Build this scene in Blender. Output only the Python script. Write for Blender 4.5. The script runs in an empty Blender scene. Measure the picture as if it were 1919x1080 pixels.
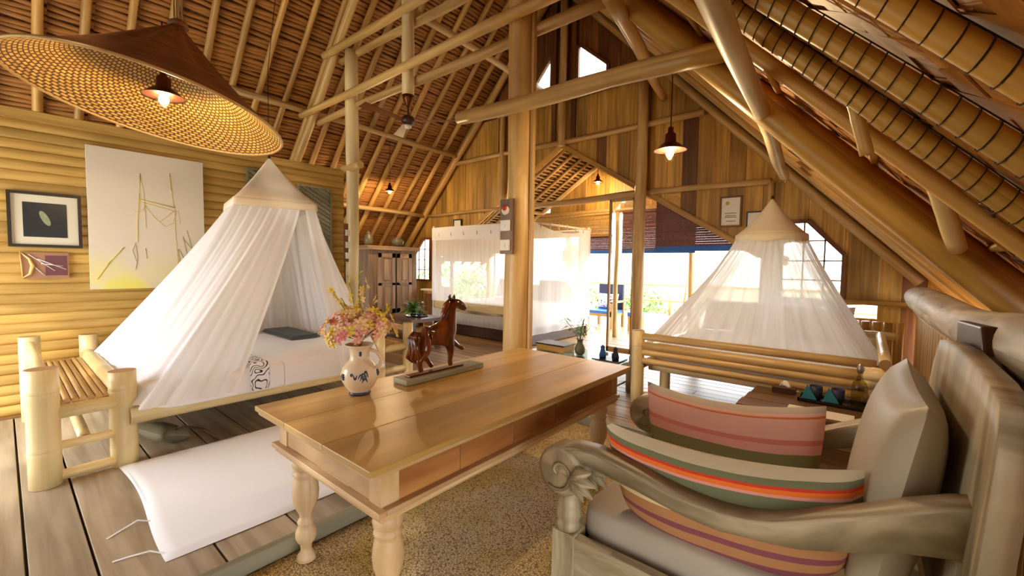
import bpy, bmesh, math, random
from mathutils import Vector, Matrix, noise

random.seed(7)
sc = bpy.context.scene
COL = sc.collection
PI = math.pi

# ------------------------------------------------------------------ camera
YAW, PIT, ROL = .6943, .0529, .0139
fwd = Vector((-math.sin(YAW)*math.cos(PIT), math.cos(YAW)*math.cos(PIT), -math.sin(PIT)))
r0 = Vector((math.cos(YAW), math.sin(YAW), 0)); u0 = r0.cross(fwd)
rgt = r0*math.cos(ROL) + u0*math.sin(ROL); upv = -r0*math.sin(ROL) + u0*math.cos(ROL)
cd = bpy.data.cameras.new('camera'); cam = bpy.data.objects.new('camera', cd); COL.objects.link(cam)
cd.sensor_width = 36; cd.lens = 798/1919*36; cd.clip_start = .02; cd.clip_end = 400
m3 = Matrix((rgt, upv, -fwd)).transposed()
cam.matrix_world = Matrix.Translation((0, 0, 1.40)) @ m3.to_4x4()
sc.camera = cam

# ------------------------------------------------------------------ light, exposure
w = bpy.data.worlds.new('world'); sc.world = w; w.use_nodes = True
nt = w.node_tree; bg = nt.nodes['Background']
tc = nt.nodes.new('ShaderNodeTexCoord'); sp = nt.nodes.new('ShaderNodeSeparateXYZ'); rp = nt.nodes.new('ShaderNodeValToRGB')
nt.links.new(tc.outputs['Generated'], sp.inputs[0]); nt.links.new(sp.outputs['Z'], rp.inputs[0]); nt.links.new(rp.outputs[0], bg.inputs[0])
rp.color_ramp.elements[0].color = (.62, .60, .54, 1); rp.color_ramp.elements[0].position = 0
rp.color_ramp.elements[1].color = (.86, .92, 1, 1); rp.color_ramp.elements[1].position = .5
e = rp.color_ramp.elements.new(.06); e.color = (1, 1, 1, 1)
bg.inputs[1].default_value = 4.0
sc.view_settings.view_transform = 'Standard'; sc.view_settings.look = 'None'
sc.view_settings.gamma = 1; sc.view_settings.use_curve_mapping = False
sc.view_settings.exposure = 1.42
sd = bpy.data.lights.new('sun', 'SUN'); sd.energy = 1.2; sd.angle = .05; sd.color = (1, .95, .86)
so = bpy.data.objects.new('sun', sd); COL.objects.link(so)
so.rotation_euler = Vector((-.35, .75, -.60)).to_track_quat('-Z', 'Y').to_euler()
try:
    sc.cycles.max_bounces = 8; sc.cycles.diffuse_bounces = 5; sc.cycles.transparent_max_bounces = 16
    sc.cycles.caustics_reflective = False; sc.cycles.caustics_refractive = False
    sc.cycles.sample_clamp_indirect = 8
except Exception: pass

# ------------------------------------------------------------------ materials
def nmat(name):
    m = bpy.data.materials.new(name); m.use_nodes = True
    n = m.node_tree.nodes; return m, m.node_tree, n['Principled BSDF'], n['Material Output']
def rgb(c): return (c[0], c[1], c[2], 1)
def hx(s):
    v = [int(s[i:i+2], 16)/255 for i in (0, 2, 4)]
    return tuple(x/12.92 if x <= .04045 else ((x+.055)/1.055)**2.4 for x in v)
def plain(name, c, rough=.6, metal=0, var=.12, vs=6, bump=0, bs=60, emit=0):
    m, t, p, o = nmat(name)
    tcn = t.nodes.new('ShaderNodeTexCoord'); nz = t.nodes.new('ShaderNodeTexNoise'); nz.inputs['Scale'].default_value = vs
    t.links.new(tcn.outputs['Object'], nz.inputs['Vector'])
    mx = t.nodes.new('ShaderNodeMix'); mx.data_type = 'RGBA'
    mx.inputs[6].default_value = rgb([x*(1-var) for x in c]); mx.inputs[7].default_value = rgb([min(1, x*(1+var)) for x in c])
    t.links.new(nz.outputs[0], mx.inputs[0]); t.links.new(mx.outputs[2], p.inputs['Base Color'])
    p.inputs['Roughness'].default_value = rough; p.inputs['Metallic'].default_value = metal
    if bump:
        n2 = t.nodes.new('ShaderNodeTexNoise'); n2.inputs['Scale'].default_value = bs
        b = t.nodes.new('ShaderNodeBump'); b.inputs['Strength'].default_value = bump; b.inputs['Distance'].default_value = .01
        t.links.new(tcn.outputs['Object'], n2.inputs['Vector']); t.links.new(n2.outputs[0], b.inputs['Height']); t.links.new(b.outputs[0], p.inputs['Normal'])
    if emit:
        p.inputs['Emission Color'].default_value = rgb(c); p.inputs['Emission Strength'].default_value = emit
    return m
def wood(name, c1, c2, rough=.45, gu=28, gv=1.6, bump=.25, knots=0., ovar=.25, spec=.5):
    """grain runs along UV.v (metres), varied per object"""
    m, t, p, o = nmat(name); N = t.nodes.new; L = t.links.new
    uv = N('ShaderNodeUVMap'); mp = N('ShaderNodeMapping'); mp.inputs['Scale'].default_value = (gu, gv, 1)
    oi = N('ShaderNodeObjectInfo'); cb = N('ShaderNodeCombineXYZ'); mul = N('ShaderNodeMath'); mul.operation = 'MULTIPLY'; mul.inputs[1].default_value = 40
    L(oi.outputs['Random'], mul.inputs[0]); L(mul.outputs[0], cb.inputs[0]); L(mul.outputs[0], cb.inputs[1]); L(mul.outputs[0], cb.inputs[2])
    L(uv.outputs[0], mp.inputs[0]); L(cb.outputs[0], mp.inputs['Location'])
    n1 = N('ShaderNodeTexNoise'); n1.inputs['Scale'].default_value = 1; n1.inputs['Detail'].default_value = 4; n1.inputs['Distortion'].default_value = .6
    L(mp.outputs[0], n1.inputs['Vector'])
    cr = N('ShaderNodeValToRGB'); cr.color_ramp.elements[0].position = .32; cr.color_ramp.elements[1].position = .68
    cr.color_ramp.elements[0].color = rgb(c2); cr.color_ramp.elements[1].color = rgb(c1)
    L(n1.outputs[0], cr.inputs[0])
    mp2 = N('ShaderNodeMapping'); mp2.inputs['Scale'].default_value = (5, 1.1, 1); L(uv.outputs[0], mp2.inputs[0]); L(cb.outputs[0], mp2.inputs['Location'])
    n2 = N('ShaderNodeTexNoise'); n2.inputs['Scale'].default_value = 1; n2.inputs['Detail'].default_value = 2; L(mp2.outputs[0], n2.inputs['Vector'])
    hs = N('ShaderNodeHueSaturation')
    mr = N('ShaderNodeMapRange'); mr.inputs['To Min'].default_value = 1-ovar; mr.inputs['To Max'].default_value = 1+ovar*.8; L(oi.outputs['Random'], mr.inputs[0])
    mr2 = N('ShaderNodeMapRange'); mr2.inputs[1].default_value = .3; mr2.inputs[2].default_value = .7; mr2.inputs['To Min'].default_value = .72; mr2.inputs['To Max'].default_value = 1.15; L(n2.outputs[0], mr2.inputs[0])
    mm = N('ShaderNodeMath'); mm.operation = 'MULTIPLY'; L(mr.outputs[0], mm.inputs[0]); L(mr2.outputs[0], mm.inputs[1])
    L(mm.outputs[0], hs.inputs['Value']); L(cr.outputs[0], hs.inputs['Color']); L(hs.outputs[0], p.inputs['Base Color'])
    p.inputs['Roughness'].default_value = rough; p.inputs['Specular IOR Level'].default_value = spec
    if bump:
        b = N('ShaderNodeBump'); b.inputs['Strength'].default_value = bump; b.inputs['Distance'].default_value = .004
        L(n1.outputs[0], b.inputs['Height']); L(b.outputs[0], p.inputs['Normal'])
    return m
def net_mat(name, c, alpha, folds=0):
    m, t, p, o = nmat(name); N = t.nodes.new; L = t.links.new
    t.nodes.remove(p)
    df = N('ShaderNodeBsdfDiffuse'); df.inputs[0].default_value = rgb(c); tr = N('ShaderNodeBsdfTranslucent'); tr.inputs[0].default_value = rgb(c)
    m1 = N('ShaderNodeMixShader'); m1.inputs[0].default_value = .45; L(df.outputs[0], m1.inputs[1]); L(tr.outputs[0], m1.inputs[2])
    tp = N('ShaderNodeBsdfTransparent'); m2 = N('ShaderNodeMixShader')
    lw = N('ShaderNodeLayerWeight'); lw.inputs[0].default_value = .35
    uv = N('ShaderNodeUVMap'); mp = N('ShaderNodeMapping'); mp.inputs['Scale'].default_value = (90, 1.2, 1); L(uv.outputs[0], mp.inputs[0])
    nz = N('ShaderNodeTexNoise'); nz.inputs['Scale'].default_value = 1; L(mp.outputs[0], nz.inputs[0])
    a = N('ShaderNodeMath'); a.operation = 'MULTIPLY_ADD'; a.inputs[1].default_value = .5; a.inputs[2].default_value = alpha-.25; L(nz.outputs[0], a.inputs[0])
    a2 = N('ShaderNodeMath'); a2.operation = 'MULTIPLY_ADD'; a2.inputs[1].default_value = .5; L(lw.outputs['Facing'], a2.inputs[0]); L(a.outputs[0], a2.inputs[2]); a2.use_clamp = True
    L(a2.outputs[0], m2.inputs[0]); L(tp.outputs[0], m2.inputs[1]); L(m1.outputs[0], m2.inputs[2]); L(m2.outputs[0], o.inputs[0])
    return m
def stripes(name, stops, axis='Z', lo=0, hi=1):
    """woven stripes at fixed heights of the cloth, along the cloth's own UV.v"""
    m, t, p, o = nmat(name); N = t.nodes.new; L = t.links.new
    uv = N('ShaderNodeUVMap'); s = N('ShaderNodeSeparateXYZ'); L(uv.outputs[0], s.inputs[0])
    nz = N('ShaderNodeTexNoise'); nz.inputs['Scale'].default_value = 3; L(uv.outputs[0], nz.inputs[0])
    ad = N('ShaderNodeMath'); ad.operation = 'MULTIPLY_ADD'; ad.inputs[1].default_value = .03; L(nz.outputs[0], ad.inputs[0]); L(s.outputs['Y'], ad.inputs[2])
    cr = N('ShaderNodeValToRGB'); cr.color_ramp.interpolation = 'CONSTANT'
    els = cr.color_ramp.elements
    els[0].position = 0; els[0].color = rgb(stops[0][1]); els[1].position = stops[1][0]; els[1].color = rgb(stops[1][1])
    for pos, c in stops[2:]:
        q = els.new(pos); q.color = rgb(c)
    L(ad.outputs[0], cr.inputs[0]); L(cr.outputs[0], p.inputs['Base Color']); p.inputs['Roughness'].default_value = .85
    mp = N('ShaderNodeMapping'); mp.inputs['Scale'].default_value = (220, 160, 1); L(uv.outputs[0], mp.inputs[0])
    n2 = N('ShaderNodeTexNoise'); n2.inputs['Scale'].default_value = 1; L(mp.outputs[0], n2.inputs[0])
    b = N('ShaderNodeBump'); b.inputs['Strength'].default_value = .3; b.inputs['Distance'].default_value = .002; L(n2.outputs[0], b.inputs['Height']); L(b.outputs[0], p.inputs['Normal'])
    return m
def weave(name, c1, c2, sx, sy, rough=.6, bump=.6, mortar=.12, cm=None, dist=.01, bw=.5, rh=.25, patch=None):
    m, t, p, o = nmat(name); N = t.nodes.new; L = t.links.new
    uv = N('ShaderNodeUVMap'); mp = N('ShaderNodeMapping'); mp.inputs['Scale'].default_value = (sx, sy, 1); L(uv.outputs[0], mp.inputs[0])
    nz = N('ShaderNodeTexNoise'); nz.inputs['Scale'].default_value = 2.5; L(mp.outputs[0], nz.inputs[0])
    mv = N('ShaderNodeMix'); mv.data_type = 'VECTOR'; mv.inputs[0].default_value = .05; L(mp.outputs[0], mv.inputs[4]); L(nz.outputs['Color'], mv.inputs[5])
    bk = N('ShaderNodeTexBrick'); L(mv.outputs[1], bk.inputs[0]); bk.inputs['Scale'].default_value = 1
    bk.inputs['Color1'].default_value = rgb(c1); bk.inputs['Color2'].default_value = rgb(c2); bk.inputs['Mortar'].default_value = rgb(cm or [x*.3 for x in c2])
    bk.inputs['Mortar Size'].default_value = mortar*rh; bk.inputs['Brick Width'].default_value = bw; bk.inputs['Row Height'].default_value = rh; bk.inputs['Mortar Smooth'].default_value = .6
    src = bk.outputs['Color']
    if patch:
        n3 = N('ShaderNodeTexNoise'); n3.inputs['Scale'].default_value = 2.2; L(uv.outputs[0], n3.inputs[0])
        mr = N('ShaderNodeMapRange'); mr.inputs[1].default_value = .45; mr.inputs[2].default_value = .65; L(n3.outputs[0], mr.inputs[0])
        mx = N('ShaderNodeMix'); mx.data_type = 'RGBA'; mx.blend_type = 'MULTIPLY'; mx.inputs[7].default_value = rgb(patch)
        L(mr.outputs[0], mx.inputs[0]); L(src, mx.inputs[6]); src = mx.outputs[2]
    L(src, p.inputs['Base Color']); p.inputs['Roughness'].default_value = rough
    b = N('ShaderNodeBump'); b.invert = True; b.inputs['Strength'].default_value = bump; b.inputs['Distance'].default_value = dist
    L(bk.outputs['Fac'], b.inputs['Height']); L(b.outputs[0], p.inputs['Normal'])
    return m

M = {}
M['bamboo'] = wood('bamboo', hx('DDBB7C'), hx('C49A56'), .38, 14, .8, .1, ovar=.14)
M['bamboo_pale'] = wood('bamboo_pale', hx('EED9A4'), hx('DCC083'), .35, 12, .7, .08, ovar=.08)
M['bamboo_node'] = plain('bamboo_node', hx('A98A55'), .5)
M['bamboo_end'] = plain('bamboo_end', hx('A87C50'), .7, vs=40)
M['rafter'] = wood('rafter', hx('D8AA5E'), hx('AC7F3E'), .45, 14, .8, .15, ovar=.2)
M['pole'] = wood('pole', hx('D2B077'), hx('AE8549'), .42, 16, .9, .15, ovar=.12)
M['log'] = wood('log', hx('CDA250'), hx('9E7634'), .4, 14, 1.0, .2, ovar=.1)
M['pale_log'] = wood('pale_log', hx('DCCBA2'), hx('B79C6C'), .45, 16, 1.2, .25, ovar=.05)
M['driftwood'] = wood('driftwood', hx('D2CABB'), hx('8E8372'), .5, 14, 2.5, .5, ovar=.05)
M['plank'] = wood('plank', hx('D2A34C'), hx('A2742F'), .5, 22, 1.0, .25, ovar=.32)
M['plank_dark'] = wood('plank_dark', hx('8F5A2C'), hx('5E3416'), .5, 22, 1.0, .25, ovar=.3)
M['deck'] = wood('deck', hx('BFAC90'), hx('948062'), .42, 16, .9, .25, ovar=.22)
M['deck_far'] = wood('deck_far', hx('B28E5E'), hx('7F5D38'), .42, 18, .9, .15, ovar=.2)
M['slat_roof'] = wood('slat_roof', hx('CC9048'), hx('8A5426'), .5, 20, 4, .3, ovar=0)
M['roof_skin'] = wood('roof_skin', hx('6E3F1C'), hx('3C1D0B'), .7, 3, 20, .5, ovar=0)
M['mat_wall'] = wood('mat_wall', hx('CDA85C'), hx('B89146'), .5, 40, 2.2, .2, ovar=.08)
M['mat_wall_dark'] = wood('mat_wall_dark', hx('8A6530'), hx('6B4A20'), .6, 40, 2.2, .2, ovar=.1)
M['table'] = wood('table', hx('D3AC64'), hx('B88F4A'), .33, 9, .9, .12, ovar=.05)
M['table_leg'] = wood('table_leg', hx('D8B98C'), hx('BC9464'), .45, 8, 2, .12, ovar=.03)
M['table_side'] = wood('table_side', hx('B98049'), hx('8C5628'), .4, 12, 1.5, .15, ovar=.1)
M['greywood'] = wood('greywood', hx('C0B090'), hx('7F6F50'), .45, 14, 2.2, .5, ovar=.05)
M['darkwood'] = wood('darkwood', hx('4A2B17'), hx('2A150B'), .35, 12, 1.5, .2)
M['midwood'] = wood('midwood', hx('8A6238'), hx('5E3E20'), .35, 12, 1.5, .2)
M['armoire'] = wood('armoire', hx('B79C80'), hx('8C6E54'), .5, 18, 1.2, .2, ovar=.08)
M['horse'] = wood('horse', hx('7A3A17'), hx('35140A'), .15, 10, 5, .05, ovar=0)
M['white_cloth'] = plain('white_cloth', (.86, .85, .86), .9, var=.02, bump=.15, bs=25)
M['white_mat'] = plain('white_mat', (.9, .9, .9), .8, var=.01, bump=.1, bs=6)
M['cream_cloth'] = plain('cream_cloth', hx('E6D9BE'), .9, var=.03, bump=.15, bs=80)
M['net'] = net_mat('net', (.94, .94, .95), .92)
M['net_thin'] = net_mat('net_thin', (.97, .97, .97), .60)
M['net_sheer'] = net_mat('net_sheer', (.95, .94, .92), .55)
M['leather'] = plain('leather', hx('A2957C'), .42, var=.05, bump=.1, bs=10)
M['leather_seat'] = plain('leather_seat', hx('B0A591'), .5, var=.04, bump=.1, bs=10)
M['copper'] = plain('copper', hx('6B3A22'), .35, .8, var=.2)
M['black'] = plain('black', (.012, .012, .012), .4)
M['frame_black'] = plain('frame_black', hx('241A16'), .4)
M['grey_cloth'] = plain('grey_cloth', hx('5F6462'), .9, var=.08)
M['navy'] = plain('navy', hx('1B2145'), .6); M['teal'] = plain('teal', hx('1F6F7C'), .8)
M['blue'] = plain('blue', hx('2E66B8'), .7); M['maroon'] = wood('maroon', hx('7B4A44'), hx('5E342F'), .6, 2, 60, .3, ovar=0)
M['paper'] = plain('paper', hx('E9E6DA'), .8, var=.02); M['passe'] = plain('passe', hx('D9D2BA'), .8, var=.02)
M['canvas'] = plain('canvas', hx('E2DAC8'), .85, var=.03)
M['paint_yellow'] = plain('paint_yellow', hx('CDB23C'), .8); M['paint_olive'] = plain('paint_olive', hx('8A8137'), .8); M['paint_pale'] = plain('paint_pale', hx('E3DC92'), .85, var=.06)
M['photo_dark'] = plain('photo_dark', hx('20252A'), .3); M['shell'] = plain('shell', hx('8E9678'), .4, var=.3, vs=40)
M['art_brown'] = plain('art_brown', hx('A5785A'), .6); M['art_plum'] = plain('art_plum', hx('6B3D45'), .6); M['gilt'] = plain('gilt', hx('E2BE6C'), .35, .3); M['art_white'] = plain('art_white', hx('D9D0CB'), .6)
M['ceramic'] = plain('ceramic', hx('E6CFAE'), .18, var=.04); M['glaze_blue'] = plain('glaze_blue', hx('3A4A66'), .2)
M['clay'] = plain('clay', hx('6E6A52'), .35, var=.3)
M['leaf'] = plain('leaf', hx('4E8A2A'), .5, var=.3); M['leaf_yellow'] = plain('leaf_yellow', hx('C9BE35'), .5, var=.3); M['leaf_tree'] = plain('leaf_tree', hx('7FA04A'), .6, var=.35)
M['petal_pink'] = plain('petal_pink', hx('EEB0A4'), .6, var=.15, vs=30); M['petal_peach'] = plain('petal_peach', hx('F3CF9C'), .6, var=.12, vs=30); M['petal_yellow'] = plain('petal_yellow', hx('EFD351'), .6, var=.12, vs=30); M['petal_rose'] = plain('petal_rose', hx('DE7F84'), .6, var=.15)
M['stem'] = plain('stem', hx('71803A'), .6)
M['switch'] = plain('switch', hx('E8E2D2'), .4, var=.02); M['red'] = plain('red', hx('C03A1E'), .3)
M['rope'] = plain('rope', hx('2A1C10'), .9); M['fringe'] = plain('fringe', hx('C9B06C'), .9, var=.3, vs=50)
M['steel'] = plain('steel', hx('9A958C'), .3, .7)
M['black_tray'] = plain('black_tray', hx('1A1210'), .2)
M['trim_grey'] = wood('trim_grey', hx('938C74'), hx('757057'), .5, 10, 1, .1)
M['earth'] = plain('earth', hx('8A8F60'), .9, var=.3)
M['blind'] = wood('blind', hx('C39A4C'), hx('9C7431'), .6, 2, 90, .3, ovar=.0)
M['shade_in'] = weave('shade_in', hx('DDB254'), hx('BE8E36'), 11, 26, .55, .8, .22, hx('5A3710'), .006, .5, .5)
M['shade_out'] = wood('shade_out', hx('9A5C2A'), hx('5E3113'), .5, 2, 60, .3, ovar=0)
M['rug'] = weave('rug', hx('E2CC98'), hx('C9AC6C'), 34, 34, .8, 1., .30, hx('6E5428'), .008, .8, .5, patch=hx('D9CE84'))
M['right_skin_'] = weave('right_skin', hx('A86E34'), hx('6E3E19'), 16, 16, .6, 1., .25, hx('2C1407'), .02, 2.2, .3)
M['carved'] = wood('carved', hx('B17A2E'), hx('7E4C1B'), .4, 8, 4, .4)
def glass_mat(name, tint, rough=.02, mixv=.85):
    m, t, p, o = nmat(name); N = t.nodes.new; L = t.links.new
    g = N('ShaderNodeBsdfGlossy'); g.inputs['Roughness'].default_value = rough
    tp = N('ShaderNodeBsdfTransparent'); tp.inputs[0].default_value = rgb(tint); lw = N('ShaderNodeLayerWeight'); lw.inputs[0].default_value = .5; pw = N('ShaderNodeMath'); pw.operation = 'POWER'; pw.inputs[1].default_value = 4; L(lw.outputs['Facing'], pw.inputs[0]); fr = N('ShaderNodeMath'); fr.operation = 'MULTIPLY_ADD'; fr.inputs[1].default_value = .8; fr.inputs[2].default_value = .04; L(pw.outputs[0], fr.inputs[0])
    mx = N('ShaderNodeMixShader'); L(fr.outputs[0], mx.inputs[0]); L(tp.outputs[0], mx.inputs[1]); L(g.outputs[0], mx.inputs[2]); L(mx.outputs[0], o.inputs[0])
    t.nodes.remove(p); return m
M['glass'] = glass_mat('glass', (.93, .95, .94)); M['glass_amber'] = glass_mat('glass_amber', (.72, .68, .42)); M['glass_green'] = glass_mat('glass_green', (.6, .75, .62))
def emit_mat(name, c, s):
    m, t, p, o = nmat(name); p.inputs['Base Color'].default_value = rgb(c); p.inputs['Emission Color'].default_value = rgb(c); p.inputs['Emission Strength'].default_value = s; return m
M['bulb'] = emit_mat('bulb', (1, .62, .25), 30)
def canvas_mat():
    m, t, p, o = nmat('canvas_painted'); N = t.nodes.new; L = t.links.new
    tcn = N('ShaderNodeTexCoord'); nz = N('ShaderNodeTexNoise'); nz.inputs['Scale'].default_value = 3.2; nz.inputs['Detail'].default_value = 3
    L(tcn.outputs['Object'], nz.inputs[0]); sp = N('ShaderNodeSeparateXYZ'); L(tcn.outputs['Generated'], sp.inputs[0])
    a = N('ShaderNodeMapRange'); a.inputs[1].default_value = .30; a.inputs[2].default_value = .03; L(sp.outputs['Z'], a.inputs[0])
    b = N('ShaderNodeMapRange'); b.inputs[1].default_value = .38; b.inputs[2].default_value = .62; L(nz.outputs[0], b.inputs[0])
    c = N('ShaderNodeMath'); c.operation = 'MULTIPLY'; L(a.outputs[0], c.inputs[0]); L(b.outputs[0], c.inputs[1])
    mx = N('ShaderNodeMix'); mx.data_type = 'RGBA'; mx.inputs[6].default_value = rgb(hx('DDD3BE')); mx.inputs[7].default_value = rgb(hx('E6DC70')); L(c.outputs[0], mx.inputs[0])
    L(mx.outputs[2], p.inputs['Base Color']); p.inputs['Roughness'].default_value = .85; return m
M['canvas_painted'] = canvas_mat()
def rug_mat():
    m, t, p, o = nmat('rug'); N = t.nodes.new; L = t.links.new
    uv = N('ShaderNodeUVMap'); vo = N('ShaderNodeTexVoronoi'); vo.feature = 'DISTANCE_TO_EDGE'; vo.inputs['Scale'].default_value = 80; vo.inputs['Randomness'].default_value = .75; L(uv.outputs[0], vo.inputs[0])
    cr = N('ShaderNodeValToRGB'); cr.color_ramp.elements[0].position = .02; cr.color_ramp.elements[0].color = rgb(hx('94743C')); cr.color_ramp.elements[1].position = .14; cr.color_ramp.elements[1].color = (1, 1, 1, 1); L(vo.outputs['Distance'], cr.inputs[0])
    n3 = N('ShaderNodeTexNoise'); n3.inputs['Scale'].default_value = 2.5; L(uv.outputs[0], n3.inputs[0])
    c2 = N('ShaderNodeValToRGB'); c2.color_ramp.elements[0].position = .4; c2.color_ramp.elements[0].color = rgb(hx('DEC998')); c2.color_ramp.elements[1].position = .62; c2.color_ramp.elements[1].color = rgb(hx('D0B25A')); L(n3.outputs[0], c2.inputs[0])
    mx = N('ShaderNodeMix'); mx.data_type = 'RGBA'; mx.blend_type = 'MULTIPLY'; mx.inputs[0].default_value = 1; L(cr.outputs[0], mx.inputs[7]); L(c2.outputs[0], mx.inputs[6]); L(mx.outputs[2], p.inputs['Base Color'])
    b = N('ShaderNodeBump'); b.inputs['Strength'].default_value = .8; b.inputs['Distance'].default_value = .006; L(cr.outputs[0], b.inputs['Height']); L(b.outputs[0], p.inputs['Normal']); p.inputs['Roughness'].default_value = .7; return m
M['rug'] = rug_mat()
# pebble print for the bed runner
def print_mat():
    m, t, p, o = nmat('block_print'); N = t.nodes.new; L = t.links.new
    tcn = N('ShaderNodeTexCoord'); nz = N('ShaderNodeTexNoise'); nz.inputs['Scale'].default_value = 9; nz.inputs['Detail'].default_value = 1; L(tcn.outputs['Object'], nz.inputs[0])
    wv = N('ShaderNodeMath'); wv.operation = 'MULTIPLY'; wv.inputs[1].default_value = 30; L(nz.outputs[0], wv.inputs[0])
    sn = N('ShaderNodeMath'); sn.operation = 'SINE'; L(wv.outputs[0], sn.inputs[0])
    cr = N('ShaderNodeValToRGB'); cr.color_ramp.interpolation = 'CONSTANT'; cr.color_ramp.elements[0].color = (.02, .02, .04, 1); cr.color_ramp.elements[1].position = .45; cr.color_ramp.elements[1].color = (.8, .8, .82, 1)
    ab = N('ShaderNodeMath'); ab.operation = 'ABSOLUTE'; L(sn.outputs[0], ab.inputs[0]); L(ab.outputs[0], cr.inputs[0]); L(cr.outputs[0], p.inputs['Base Color']); p.inputs['Roughness'].default_value = .9
    return m
M['block_print'] = print_mat()

# ------------------------------------------------------------------ mesh builder
ORG = {}
def origin(o):
    v = Vector((0, 0, 0))
    while o is not None:
        v = v + ORG.get(o.name, Vector((0, 0, 0))); o = o.parent
    return v
def tag(o, label=None, cat=None, group=None, kind=None):
    if label: o['label'] = label
    if cat: o['category'] = cat
    if group: o['group'] = group
    if kind: o['kind'] = kind
    return o
def thing(name, label, cat, loc, group=None):
    o = bpy.data.objects.new(name, None); COL.objects.link(o); o.location = loc; o.empty_display_size = .1
    ORG[o.name] = Vector(loc); return tag(o, label, cat, group)
class MB:
    def __init__(s): s.v = []; s.f = []; s.uv = []; s.mi = []; s.cur = 0; s.sm = []
    def face(s, idx, uv, smooth=False):
        s.f.append(idx); s.uv.append(uv); s.mi.append(s.cur); s.sm.append(smooth)
    def hexa(s, P, lens=None):
        """8 corners: bottom 0-3, top 4-7; uv in metres, v along the longest side"""
        b = len(s.v); s.v += [tuple(p) for p in P]
        V = [Vector(p) for p in P]
        dx, dy, dz = (V[1]-V[0]).length, (V[3]-V[0]).length, (V[4]-V[0]).length
        L = max(dx, dy, dz)
        for q in ((0, 3, 2, 1), (4, 5, 6, 7), (0, 1, 5, 4), (1, 2, 6, 5), (2, 3, 7, 6), (3, 0, 4, 7)):
            a, bb, c, d = [V[i] for i in q]; e1 = (bb-a).length; e2 = (d-a).length
            if e2 >= e1: uv = [(0, 0), (e1, 0), (e1, e2), (0, e2)]
            else: uv = [(0, 0), (0, e1), (e2, e1), (e2, 0)]
            s.face([b+i for i in q], uv)
        return s
    def box(s, x0, x1, y0, y1, z0, z1):
        return s.hexa([(x0, y0, z0), (x1, y0, z0), (x1, y1, z0), (x0, y1, z0), (x0, y0, z1), (x1, y0, z1), (x1, y1, z1), (x0, y1, z1)])
    def bar(s, p0, p1, w, h, up=(0, 0, 1)):
        p0 = Vector(p0); p1 = Vector(p1); d = (p1-p0).normalized(); up = Vector(up)
        if abs(d.dot(up)) > .99: up = Vector((1, 0, 0))
        sd = d.cross(up).normalized(); u = sd.cross(d)
        a = sd*w/2; b = u*h/2
        return s.hexa([p0-a-b, p0+a-b, p1+a-b, p1-a-b, p0-a+b, p0+a+b, p1+a+b, p1-a+b])
    def tube(s, pts, rad, n=10, caps=True, capmat=None):
        pts = [Vector(p) for p in pts]
        if not isinstance(rad, (list, tuple)): rad = [rad]*len(pts)
        b = len(s.v); up = None; ln = 0; vs = []
        for i, p in enumerate(pts):
            d = (pts[min(i+1, len(pts)-1)]-pts[max(i-1, 0)]).normalized()
            if up is None:
                up = Vector((0, 0, 1)) if abs(d.z) < .9 else Vector((1, 0, 0))
            sd = d.cross(up).normalized(); up = sd.cross(d).normalized()
            if i: ln += (p-pts[i-1]).length
            vs.append(ln)
            for k in range(n):
                a = 2*PI*k/n; s.v.append(tuple(p+(sd*math.cos(a)+up*math.sin(a))*rad[i]))
        for i in range(len(pts)-1):
            r = max(rad[i], .004)
            for k in range(n):
                k2 = (k+1) % n
                s.face([b+i*n+k, b+i*n+k2, b+(i+1)*n+k2, b+(i+1)*n+k],
                       [(k/n*6.28*r, vs[i]), ((k+1)/n*6.28*r, vs[i]), ((k+1)/n*6.28*r, vs[i+1]), (k/n*6.28*r, vs[i+1])], True)
        if caps:
            cm = s.cur
            if capmat is not None: s.cur = capmat
            s.face([b+k for k in range(n)][::-1], [(0, 0)]*n); e0 = b+(len(pts)-1)*n
            s.face([e0+k for k in range(n)], [(0, 0)]*n); s.cur = cm
        return s
    def lathe(s, c, prof, n=20, axis='Z', sq=1):
        b = len(s.v); c = Vector(c); ln = 0; l = []
        for i, (r, z) in enumerate(prof):
            if i: ln += math.hypot(r-prof[i-1][0], z-prof[i-1][1])
            l.append(ln)
            for k in range(n):
                a = 2*PI*k/n; x, y = r*math.cos(a), r*math.sin(a)
                p = {'Z': (x, y, z), 'Y': (x, z, y), 'X': (z, x, y)}[axis]
                s.v.append(tuple(c+Vector(p)))
        for i in range(len(prof)-1):
            for k in range(n):
                k2 = (k+1) % n; q = [b+i*n+k, b+i*n+k2, b+(i+1)*n+k2, b+(i+1)*n+k]
                if axis == 'Y': q = q[::-1]
                s.face(q, [(k/n*.3, l[i]), ((k+1)/n*.3, l[i]), ((k+1)/n*.3, l[i+1]), (k/n*.3, l[i+1])], True)
        if prof[0][0] > 1e-4: s.face([b+k for k in range(n)][::-1], [(0, 0)]*n)
        e0 = b+(len(prof)-1)*n
        if prof[-1][0] > 1e-4: s.face([e0+k for k in range(n)], [(0, 0)]*n)
        return s
    def prism(s, poly, t0, t1, axis='Y'):
        """poly in the plane across axis: Y -> (x,z); X -> (y,z); Z -> (x,y)"""
        b = len(s.v); n = len(poly)
        f = {'Y': lambda a, c, t: (a, t, c), 'X': lambda a, c, t: (t, a, c), 'Z': lambda a, c, t: (a, c, t)}[axis]
        for t in (t0, t1):
            for a, c in poly: s.v.append(f(a, c, t))
        s.face([b+i for i in range(n)], [(p[0], p[1]) for p in poly])
        s.face([b+n+i for i in range(n)][::-1], [(p[0], p[1]) for p in poly][::-1])
        for i in range(n):
            j = (i+1) % n; d = math.hypot(poly[i][0]-poly[j][0], poly[i][1]-poly[j][1]); h = abs(t1-t0)
            s.face([b+i, b+n+i, b+n+j, b+j], [(0, 0), (h, 0), (h, d), (0, d)])
        return s
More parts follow.
